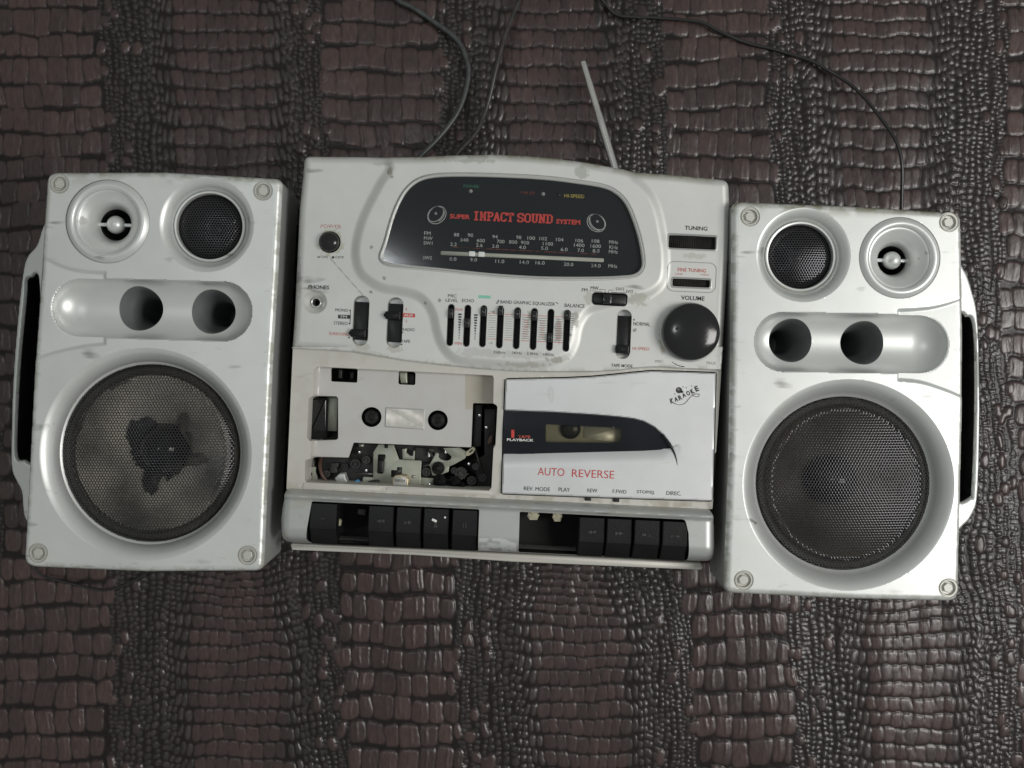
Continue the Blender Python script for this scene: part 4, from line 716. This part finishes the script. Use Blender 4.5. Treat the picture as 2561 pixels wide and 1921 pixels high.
U.mk('rivet', *lathe(S6([(992, 925)], zt_)[0], [(4.5, zt_), (4, zt_ + 0.001), (0.1, zt_ + 0.0013)], 14), M['steel'], deck); U.mk('notch_block', *slab(rpoly(S6([(776, 684), (802, 686), (800, 714), (776, 712)], zt_), 1), zt_, zt_ + 0.0008), M['cavity'], deck)
zh_ = zt_ + 0.013; hd = rpoly(S6([(832, 1010), (832, 945), (850, 918), (890, 912), (935, 918), (951, 945), (948, 1010)], zh_), 4); hdo = U.mk('tape_head', *slab(hd, zt_, zh_, 2), M['brass'], deck, sharp=40)
U.mk('head_face', *slab(offs(hd, -3.5), zh_, zh_ + 0.0005), M['label'], hdo); put_text(U, hdo, 'YBB5Q9', S6([(887, 955)], zh_)[0], 28, 7, M['inkblack'], flat(zh_ + 0.0005), A); put_text(U, hdo, 'KSC-20', S6([(887, 993)], zh_)[0], 25, 6, M['inkblackworn'], flat(zh_ + 0.0005), A)
U.mk('sensor_block', *slab(rpoly(S6([(905, 720), (940, 715), (935, 745), (965, 770), (985, 770), (990, 730), (998, 735), (995, 800), (910, 795)], zt_ + 0.003), 1), zt_ - 0.004, zt_ + 0.003, 1), M['zinc'], deck, sharp=40)
U.mk('motor_block', *slab(rpoly(S6([(1000, 705), (1140, 715), (1140, 830), (1040, 815), (1000, 800)], zt_ - 0.002), 3), FL, zt_ - 0.003, 2), M['mech'], deck); U.mk('white_tab', *slab(rpoly(S6([(1098, 745), (1112, 745), (1112, 778), (1098, 778)], zt_), 1), zt_ - 0.003, zt_ + 0.001), M['pointer'], deck); U.mk('white_tab', *slab(rpoly(S6([(573, 680), (616, 682), (612, 706), (580, 702)], zt_), 1), zt_ - 0.008, zt_ - 0.003), M['zinc'], deck)
lv = rpoly(S6([(1160, 742), (1180, 760), (1172, 775), (1190, 795), (1230, 808), (1262, 800), (1272, 775), (1225, 735), (1205, 712), (1330, 708), (1392, 745), (1372, 790), (1290, 835), (1255, 850), (1248, 890), (1165, 920), (1128, 915), (1113, 848), (1100, 845), (1115, 825)], zt_ + 0.002), 3)
U.mk('idler_lever', *slab(lv, zt_ - 0.001, zt_ + 0.002, 1), M['zinc'], deck, sharp=40); c = S6([(1172, 862)], zt_ + 0.004)[0]
U.mk('pinch_roller', *lathe(c, [(17, zt_), (17, zt_ + 0.004), (14, zt_ + 0.005), (11.5, zt_ + 0.004), (9, zt_ + 0.0045), (6, zt_ + 0.007), (3, zt_ + 0.0095), (0.1, zt_ + 0.010)], 32), M['mech'], deck, sharp=40)
lk = rpoly(S6([(1372, 768), (1380, 740), (1430, 702), (1450, 720), (1430, 752), (1395, 772)], zt_ + 0.003), 3); U.mk('lever_tip', *slab(lk, zt_, zt_ + 0.003, 1), M['cream'], deck); U.mk('lever_tip_hole', *slab(rpoly(S6([(1400, 742), (1425, 722), (1432, 728), (1408, 750)], zt_ + 0.003), 1), zt_ + 0.002, zt_ + 0.0033), M['cavity'], deck)
for (xx, yy, r) in ((1182, 962, 18), (1290, 970, 17), (1345, 992, 9)):
    c = S6([(xx, yy)], zt_ + 0.008)[0]; U.mk('gear_boss', *lathe(c, [(r, FL), (r, zt_ + 0.003), (r * 0.85, zt_ + 0.005), (r * 0.4, zt_ + 0.0055), (r * 0.3, zt_ + 0.009), (0.1, zt_ + 0.010)], 28), M['black'], deck)
U.mk('gear_arm', *slab(rpoly(S6([(1150, 920), (1215, 910), (1245, 945), (1285, 925), (1330, 940), (1370, 990), (1365, 1018), (1300, 1010), (1240, 1000), (1170, 1005)], zt_), 4), FL, zt_ - 0.0005, 3), M['mech'], deck)
U.mk('corner_bracket', *slab(rpoly(S6([(190, 852), (268, 852), (265, 890), (280, 930), (276, 972), (182, 970)], zt_), 3), zt_ - 0.003, zt_, 1), M['zinc'], deck, sharp=40); U.mk('screw_hole', *lathe(S6([(226, 906)], zt_)[0], [(5.2, zt_ + 0.0002), (0.1, zt_ + 0.0003)], 16), M['cavity'], deck)
U.mk('bent_tab', *slab(rpoly(S6([(380, 825), (432, 822), (432, 850), (418, 862), (425, 900), (360, 900), (372, 860)], zt_ + 0.002), 2), FL, zt_ + 0.001, 1), M['mech'], deck); U.mk('wire_stub', *slab(rpoly(S6([(402, 938), (440, 900), (478, 898), (485, 925), (505, 970), (470, 975), (420, 965)], zt_ + 0.005), 4), zt_ - 0.004, zt_ + 0.005, 3), M['silver_trim'], deck)
U.mk('blue_peg', *loft([ring(rpoly(S6([(535, 968), (575, 945), (612, 980), (612, 992), (540, 990)], zt_ + 0.004), 1), zt_), ring(rpoly(S6([(540, 968), (575, 948), (606, 982), (606, 990), (545, 988)], zt_ + 0.004), 1), zt_ + 0.004)], False, True), M['blue'], deck)
U.mk('side_lever', *slab(rpoly(S6([(615, 925), (690, 930), (745, 930), (735, 990), (610, 975)], zt_ - 0.001), 3), zt_ - 0.005, zt_ - 0.001, 1), M['zinc'], deck); U.mk('lever_pin', *slab(rpoly(S6([(650, 960), (735, 945), (735, 990), (650, 985)], zt_ + 0.003), 6), zt_, zt_ + 0.003, 3), M['mech'], deck)
U.mk('rear_plate', *slab(rpoly(S6([(1040, 930), (1140, 935), (1140, 975), (1070, 1008), (1040, 1005)], zt_ - 0.001), 1), zt_ - 0.004, zt_ - 0.001, 1), M['zinc'], deck)
U.mk('side_frame', *slab(rpoly(S6([(1435, 385), (1500, 390), (1490, 700), (1430, 710)], FL + 0.02), 2), FL, FL + 0.02, 2), M['mech'], deck); U.mk('side_frame', *slab(rpoly(S6([(1510, 420), (1600, 425), (1590, 700), (1560, 1020), (1450, 1010), (1450, 800), (1510, 760)], FL + 0.016), 2), FL, FL + 0.016, 2), M['mech'], deck); U.mk('wire_loop', *slab(rpoly(S6([(1545, 640), (1565, 612), (1578, 620), (1570, 670), (1545, 690), (1535, 675)], FL + 0.025), 5), FL + 0.01, FL + 0.026, 2), M['brown'], deck)
wp = spl(np.array([[*S6([p], zt_ + 0.004)[0], zt_ + dz] for p, dz in (((290, 770), -0.01), ((290, 830), 0.0), ((305, 890), 0.004), ((330, 940), 0.004), ((375, 985), 0.001))]), 6, False); Wp = wp.copy(); Wp[:, 2] /= U.k; V, F = tube(Wp * np.array([1, 1, 1]), 4.5, 8); V[:, 2] *= U.k; U.mk('brown_wire', V, F, M['brown'], deck)
def gear(c, r, z0, z1, nt_, mat):
    a = np.arange(nt_ * 4) * 2 * math.pi / (nt_ * 4); rr = np.where((np.arange(nt_ * 4) % 4) < 2, r, r * 0.84); P = np.stack([c[0] + rr * np.cos(a), c[1] + rr * np.sin(a)], 1); Q = circ(c[0], c[1], r * 0.62, nt_ * 4); q2 = circ(c[0], c[1], r * 0.3, nt_ * 4); q3 = circ(c[0], c[1], r * 0.24, nt_ * 4)
    return loft([ring(P, z0), ring(P, z1), ring(Q, z1), ring(Q, z1 - 0.0012), ring(q2, z1 - 0.0012), ring(q2, z1 + 0.0012), ring(q3, z1 + 0.0012)], False, True)
for (xx, yy, r, dz, mt) in ((560, 830, 14, -0.002, 'mech'), (640, 800, 11, 0.0, 'rib'), (345, 905, 10, 0.002, 'rib'), (480, 850, 9, -0.001, 'mech'), (1085, 890, 12, 0.001, 'rib'), (1340, 900, 17, 0.002, 'rib'), (1420, 955, 13, 0.001, 'mech'), (1450, 850, 10, -0.003, 'rib'), (1290, 880, 9, 0.003, 'mech'), (1500, 930, 12, -0.004, 'mech')):
    U.mk('gear', *gear(S6([(xx, yy)], zt_ + dz)[0], r, FL, zt_ + dz, 14, None), M[mt], deck, sharp=35)
for (xx, yy) in ((640, 880), (590, 745), (1230, 745), (1110, 985), (460, 950), (1400, 830), (1530, 560), (1480, 470)):
    c = S6([(xx, yy)], zt_)[0]; U.mk('screw', *lathe(c, [(4.2, zt_ - 0.006), (4.2, zt_ - 0.0005), (3.2, zt_ + 0.0003), (0.1, zt_ + 0.0004)], 14), M['steel'], deck, sharp=40)
for (pa, pb_) in (((560, 900), (690, 905)), ((1060, 850), (1120, 830)), ((1260, 930), (1400, 905)), ((1440, 700), (1500, 900)), ((1090, 720), (1150, 800))):
    q = np.array([S6([pa], zt_)[0], S6([pb_], zt_)[0]]); v_, f_ = stroke(q, 5.0); U.mk('link_rod', *slab(v_[[0, 1, 3, 2]], zt_ - 0.002, zt_ + 0.001, 0.8), M['rib'], deck)
# lip behind the tape bay
U.mk('bay_sill', *slab(rpoly(S6([(178, 970), (745, 997), (745, 1020), (790, 1022), (792, 1003), (1566, 1033), (1566, 1062), (170, 1012)], ZD), 1), ZD - 0.01, ZD + 0.0006, 0.6), M['silver_deck'], deck)
# ---------------------------------------------------------------- cassette door
ZO = ZD + 0.0030
band = rpoly([a7(128, 392), a7(500, 405), a7(800, 424), a7(1000, 441), a7(1120, 456), a7(1200, 478), a7(1280, 522), a7(1350, 585), a7(1400, 650), a7(1412, 682), a7(1200, 697), a7(800, 716), a7(400, 726), a7(117, 718), a7(122, 560)], 1)
win = rpoly([a7(446, 495), a7(1031, 525), a7(1028, 641), a7(446, 636)], 2)
band = band.copy()
def zO(x_, y_):
    x_ = np.asarray(x_, float); y_ = np.asarray(y_, float); S = sdpoly(x_, y_, band)[0]; e = -sdpoly(x_, y_, doorO)[0]
    yb = 1134 - (x_ - 1260) * 0.03; t = np.clip((y_ - yb + 4) / 42, 0, 1); fade = sstep(1705, 1640, x_)
    scoop = -0.0042 * (1 - t) ** 2 * (y_ > yb - 6) * fade
    return ZO + edge_round(e, 4) * PX + scoop + np.where(S < 3, -0.0042 * sstep(3, -1, S) * (y_ < yb), 0)
bandh = offs(band, -4)
V, F = panel(doorO, [bandh], zO, 2.6); x, y = V[:, 0], V[:, 1]; st = np.zeros((len(V), 4)); st[:, :3] = (0.50, 0.51, 0.51)
E = sdpoly(x, y, ell(*a7(485, 265), 8, 21, -4))[0]; st[:, 3] = 0.5 * sstep(1.5, -1.0, np.abs(E + 1.5) - 0.8) + 0.25 * (E < -1)
door = U.mk('cassette_door', V, F, M['silver_door'], sharp=30, stain=st)
U.mk('door_edge', *loft([ring(doorO, zO(doorO[:, 0], doorO[:, 1])), ring(doorO, ZD - 0.010)], False, False), M['silver_trim'], door)
U.mk('door_pocket', *loft([ring(pocket, ZD), ring(pocket, ZD - 0.011)], False, True), M['cavity'], deck)
zBd = lambda x_, y_: ZO - 0.0030 + 0.0012 * np.cos(np.clip((np.asarray(y_) - 1082) / 52, -1, 1) * 1.4)
V, F = panel(offs(band, 1.5), [win], zBd, 3.0); bd = U.mk('smoked_band', V, F, M['band'], door, sharp=40)
U.mk('window_pane', ring(win, zBd(win[:, 0], win[:, 1]) + 0.0001), [tuple(range(len(win)))], M['smoke'], bd)
U.mk('window_well', *loft([ring(win, zBd(win[:, 0], win[:, 1]) - 0.0003), ring(win, ZO - 0.0095)], False, False), M['band'], bd)
zw = ZO - 0.0090; U.mk('bay_plate', ring(offs(win, 6), zw), [tuple(range(len(win)))], M['dullbar'], bd); c = U.seen(np.array([a7(635, 530)]), zw)[0]
U.mk('reel_hub', *lathe(c, [(26, zw), (25, zw + 0.002), (16, zw + 0.0035), (6, zw + 0.0045), (0.1, zw + 0.0045)], 32), M['black'], bd)
fl = rpoly(U.seen(np.array([a7(742, 505), a7(1030, 520), a7(1028, 640), a7(738, 600)]), zw), 1); U.mk('foil_label', *slab(fl, zw, zw + 0.0006), M['label'], bd)
tail = np.vstack([spl([a7(1340, 572), a7(1398, 640), a7(1434, 700), a7(1452, 760), a7(1459, 812)], 5, False), spl([a7(1448, 772), a7(1432, 728), a7(1412, 692), a7(1388, 650), a7(1345, 590)], 5, False)]); U.mk('band_tail', *slab(tail, ZO - 0.003, ZO + 0.0004), M['band'], door)
def TD(s, xx, yy, w, h, mt='inkblack', b=0.0, ang=2.4, zf_=None): return put_text(U, door, s, a7(xx, yy), w / 3.0726, h / 3.0726, M[mt], zf_ or zO, ang, b, 0.0003)
TD('AUTO', 487, 861, 205, 60, 'inkred', -0.005); TD('REVERSE', 810, 877, 325, 60, 'inkred', -0.005); TD('REV. MODE', 378, 992, 200, 30); TD('PLAY', 588, 998, 86, 30); TD('REW', 803, 1005, 78, 28); TD('F.FWD', 1013, 1013, 105, 28); TD('STOP/EJ.', 1215, 1020, 138, 30); TD('DIREC.', 1430, 1026, 112, 30)
TD('1', 192, 570, 24, 62, 'inkred', 0.04, 1.5, zBd); TD('TAPE', 280, 592, 95, 20, 'inkredworn', 0.03, 1.5, zBd); TD('PLAYBACK', 250, 617, 206, 20, 'inkwhite', 0.03, 1.5, zBd)
for ch, xx, yy, h, an in (('K', 1416, 316, 42, -14), ('A', 1448, 303, 36, -16), ('R', 1479, 290, 38, -22), ('A', 1508, 272, 34, -24), ('O', 1541, 257, 36, -26), ('K', 1574, 243, 40, -30), ('E', 1606, 222, 42, -24)): TD(ch, xx, yy, 27, h, 'inkblack', 0.035, an)
L7 = lambda pts, w: stroke(spl(np.array([a7(*p) for p in pts]), 6, False), w)
put_flat(U, door, 'karaoke_emblem', [L7([(1428, 332), (1470, 346), (1515, 334), (1545, 300), (1575, 272), (1605, 262), (1626, 268), (1615, 284), (1588, 280), (1572, 270)], 1.3), poly(circ(*a7(1470, 234), 7.8, 24)), poly(np.array([a7(1483, 240), a7(1500, 238), a7(1504, 250), a7(1488, 256)])), L7([(1437, 258), (1441, 268)], 1.4), L7([(1500, 205), (1506, 210)], 2), L7([(1524, 210), (1529, 220)], 1.4), L7([(1564, 198), (1570, 204)], 1.6)], M['inkblack'], zO, 0.0003)
put_flat(U, door, 'emblem_shine', [poly(circ(*a7(1466, 228), 3.0, 16))], M['inkgrey'], zO, 0.0004)
U.mk('hinge_tab', *slab(rrect(*a7(772, 1070), 15, 10, 1, A), ZD - 0.004, ZD + 0.0012), M['cavity'], deck); U.mk('hinge_tab', *slab(rrect(*a7(990, 1080), 15, 10, 1, A), ZD - 0.004, ZD + 0.0012), M['cavity'], deck)

# ---------------------------------------------------------------- key row
ZK = ZM + 0.0015
trimO = rpoly([(718, 1216, 8), (936, 1225, 0), (1105, 1233, 0), (1317, 1249, 0), (1448, 1254, 0), (1708, 1265, 0), (1776, 1270, 24), (1785, 1300, 0), (1790, 1356, 0), (1789, 1413, 26), (1721, 1408, 0), (1296, 1390, 0), (1000, 1376, 0), (764, 1365, 0), (700, 1362, 26), (700, 1310, 0), (706, 1270, 0)], 10)
opL = rpoly([a6(240, 1105), a6(1478, 1165, 4), a6(1466, 1492, 3), a6(230, 1436, 8), a6(190, 1405, 14), a6(205, 1300, 0)], 3)
opR = rpoly([a7(245, 1165, 3), a7(1515, 1225, 10), a7(1540, 1330, 0), a7(1547, 1560, 2), a7(235, 1492, 2)], 3)
def zK(x_, y_):
    x_ = np.asarray(x_, float); y_ = np.asarray(y_, float); tq = (x_ - 700) / 1090.0; yt = 1216 + 54 * tq; yb = 1363 + 50 * tq; t = (y_ - yt); b = (yb - y_)
    z = ZD - 0.002 + 0.0085 * sstep(0, 17, t) + 0.0018 * np.exp(-((t - 22) / 6.0) ** 2) - 0.0012 * sstep(24, 34, t)
    q = np.clip(1 - b / 46.0, 0, 1); z = z - 0.020 * (1 - np.sqrt(np.maximum(1 - q * q, 0)))
    e = np.minimum(x_ - 700 - 6 * sstep(1300, 1220, y_), 1789 - x_); return z + edge_round(e, 26) * PX
V, F = panel(trimO, [opL, opR], zK, 2.6); x, y = V[:, 0], V[:, 1]; st = np.zeros((len(V), 4)); st[:, :3] = (0.36, 0.35, 0.30); st[:, 3] = 0.5 * sstep(0.5, 0.62, fbm(x * 0.5, y, 22, 61)) * sstep(0.4, 0.6, fbm(x, y, 90, 62)); m_ = (np.abs(x - 1245) < 46) & (y > 1345); st[m_, 3] = 0.5 * sstep(0.5, 0.56, fbm(x[m_] * 0.35, y[m_], 9, 63)); st[m_, :3] = (0.7, 0.71, 0.71)  # grime, plus pale streaks painting light onto the centre block's lower roll
trim = U.mk('key_bezel', V, F, M['silver_trim'], sharp=40, stain=st)
U.mk('bezel_side', *loft([ring(trimO, zK(trimO[:, 0], trimO[:, 1])), ring(offs(trimO, -4), 0.06)], False, False), M['silver_trim'], trim)
for P in (opL, opR): U.mk('key_opening', *loft([ring(P, zK(P[:, 0], P[:, 1])), ring(P, ZD - 0.030)], False, True), M['cavity'], trim)
lipP = rpoly(U.seen(np.array([a6(75, 1420), a6(1000, 1460), a7(1640, 1560), a7(1658, 1598), a7(1640, 1617), a7(200, 1555), a6(1000, 1508), a6(85, 1470)]), 0.086), 5); U.mk('front_lip', *slab(lipP, 0.05, 0.086, 4, 0.002), M['silver_deck'], sharp=50)
def key(fn, sc, xa, xb, yt, yc, yb, icon=None):
    """piano key: flat top face then a sloping front face; corner points in zoom pixels"""
    pts = []; z0 = ZK - 0.0005; rows = [(0.0, z0 - 0.006), (0.03, z0 - 0.0005), (0.50, z0 + 0.0008), (0.60, z0 + 0.0005), (0.64, z0 - 0.0010), (0.93, z0 - 0.0085), (1.0, z0 - 0.012)]
    xs = [0.0, 0.02, 0.06, 0.94, 0.98, 1.0]; dzs = [-0.012, -0.0008, 0, 0, -0.0008, -0.012]; R_ = []
    for f, z in rows:
        r = []
        for q, dz in zip(xs, dzs):
            xx = xa + (xb - xa) * q; slope = 0.047; yy = (yt + (yb - yt) * f) + (xx - xa) * slope; px, py = fn(xx - (f * 14), yy); r.append((px, py, z + dz))
        R_.append(np.array(r))
    k = U.mk('key', *loft(R_, False, False, False), M['keyblack'], sharp=28)
    if icon:
        cx, cy = (xa + xb) / 2 - 6, yt + (yb - yt) * 0.36 + (xb - xa) / 2 * 0.047; pcs = []
        for kind, ox, oy, s in icon:
            if kind == '<': P = [(ox + s, oy - s), (ox + s, oy + s), (ox - s, oy)]
            elif kind == '>': P = [(ox - s, oy - s), (ox - s, oy + s), (ox + s, oy)]
            elif kind == '^': P = [(ox - s, oy + s * .7), (ox + s, oy + s * .7), (ox, oy - s)]
            elif kind == '|': P = [(ox - 4, oy - s), (ox + 4, oy - s), (ox + 4, oy + s), (ox - 4, oy + s)]
            else: P = [(ox - s, oy - s * .5), (ox + s, oy - s * .5), (ox + s, oy + s * .5), (ox - s, oy + s * .5)]
            pcs.append(poly(np.array([fn(cx + p[0], cy + p[1]) for p in P])))
        put_flat(U, k, 'key_symbol', pcs, M['inkkey'], flat(z0 + 0.0009), 0.0002)
    return k
lk6 = lambda xa, xb, icon=None: key(a6, 2.962, xa, xb, 1112 + (xa - 240) * 0.047, 0, 1432 + (xa - 190) * 0.045, icon)
lk6(222, 428, [('o', 0, 0, 14)]); lk6(655, 850, [('<', -14, 0, 16), ('<', 16, 0, 16)]); lk6(862, 1052, [('>', -14, 0, 16), ('>', 16, 0, 16)]); k5 = lk6(1064, 1258, [('s', 0, 20, 14), ('^', 0, -4, 14)]); lk6(1276, 1474, [('|', -10, 0, 18), ('|', 10, 0, 18)])
put_flat(U, k5, 'paint_chip', [poly(rrect(*a6(1146, 1246), 13, 6, 2, 25)), poly(circ(*a6(1225, 1224), 2.6, 10))], M['speck'], flat(ZK + 0.0006), 0.0003)
lk7 = lambda xa, xb, icon=None: key(a7, 3.07, xa, xb, 1180 + (xa - 245) * 0.047, 0, 1500 + (xa - 245) * 0.047, icon)
lk7(700, 905, [('<', -14, 0, 16), ('<', 16, 0, 16)]); lk7(912, 1113, [('>', -14, 0, 16), ('>', 16, 0, 16)]); lk7(1124, 1330, [('s', -22, 0, 16), ('^', 22, 4, 14)]); lk7(1340, 1545, [('s', -20, 0, 16), ('s', 22, 0, 16)])
for xx, yy, w, h in ((350, 1195, 85, 75), (535, 1205, 70, 80)):
    zg = ZD - 0.012; c = U.seen(np.array([a7(xx, yy)]), zg)[0]; g = rpoly([(c[0] + w / 6.2 * sx, c[1] + h / 6.2 * sy) for sx, sy in ((-1, -1), (1, -1), (1.15, -0.6), (0.95, -0.3), (1.15, 0), (0.95, 0.3), (0.7, 1), (-0.7, 1), (-1, 0.4), (-1.2, 0.2), (-1, -0.2))], 1); U.mk('key_lever', *slab(g, zg - 0.006, zg, 2), M['cream'], trim, sharp=40)
zg = ZD - 0.014; g = rpoly(U.seen(np.array([a6(435, 1240), a6(450, 1255), a6(445, 1290), a6(428, 1290)]), zg), 1); U.mk('key_lever', *slab(g, zg - 0.006, zg, 1), M['cream'], trim); g = rpoly(U.seen(np.array([a6(575, 1160), a6(640, 1165), a6(635, 1215), a6(570, 1205)]), zg), 2); U.mk('key_lever', *slab(g, zg - 0.01, zg, 2), M['mech'], trim)
# antenna
P0 = np.array(world_px(1550, 462, 0.020)); P1 = np.array(world_px(1458, 155, 0.016)); pth = [P0 + (P1 - P0) * t for t in (0, 0.1, 0.2, 0.35, 0.5, 0.58, 0.585, 0.65, 0.72, 0.8, 0.85, 0.855, 0.99, 1.0)]
V, F = tube(pth, 0.0026, 14, [0.0031] * 6 + [0.0028] * 5 + [0.0026] * 2 + [0.0024]); o = raw('antenna', V - np.array([U.o[0], U.o[1], 0]), F, M['antenna'], 40); o.parent = U.e

# ================================================================ cables
def cable(name, label, pts, r, mat):
    P = np.array([world_px(*p) for p in pts]); o0 = P[0].copy(); V, F = tube(spl(P, 8, False), r, 10); V -= (o0[0], o0[1], 0); o = raw(name, V, F, M[mat]); o.location = (o0[0], o0[1], 0); o['label'] = label; o['category'] = 'cable'; return o
cable('power_cord', 'dull grey cord bowing in a wide curve behind the cassette unit', [(960, -60, 0.004), (992, -2, 0.004), (1033, 20, 0.004), (1082, 53, 0.004), (1143, 100, 0.005), (1167, 150, 0.006), (1171, 195, 0.006), (1151, 268, 0.007), (1110, 330, 0.009), (1049, 393, 0.012), (1010, 430, 0.012)], 0.0021, 'cable')
cable('speaker_wire', 'dark wire running nearly straight beside the bowed grey cord behind the unit', [(1318, -70, 0.004), (1300, -2, 0.006), (1287, 28, 0.011), (1261, 98, 0.017), (1240, 175, 0.019), (1220, 260, 0.016), (1192, 330, 0.010), (1155, 372, 0.008), (1120, 410, 0.008)], 0.0018, 'cable_dark')
cable('speaker_wire', 'thin black wire arching to the back of the speaker with the intact woofer', [(1470, -50, 0.003), (1505, -2, 0.003), (1541, 36, 0.0025), (1590, 43, 0.002), (1643, 45, 0.003), (1749, 55, 0.004), (1797, 78, 0.003), (1867, 107, 0.001), (1930, 122, 0.001), (1972, 134, 0.003), (2031, 154, 0.004), (2089, 187, 0.006), (2148, 230, 0.012), (2206, 300, 0.020), (2241, 354, 0.024), (2255, 405, 0.024), (2256, 470, 0.020), (2254, 540, 0.015)], 0.0014, 'cable_black')
cable('speaker_wire', 'thin black wire looping out below the speaker with the torn woofer', [(70, 1395, 0.003), (102, 1437, 0.003), (140, 1450, 0.003), (183, 1461, 0.003), (264, 1477, 0.003), (325, 1457, 0.003), (366, 1433, 0.003), (400, 1400, 0.003)], 0.0009, 'cable_black')
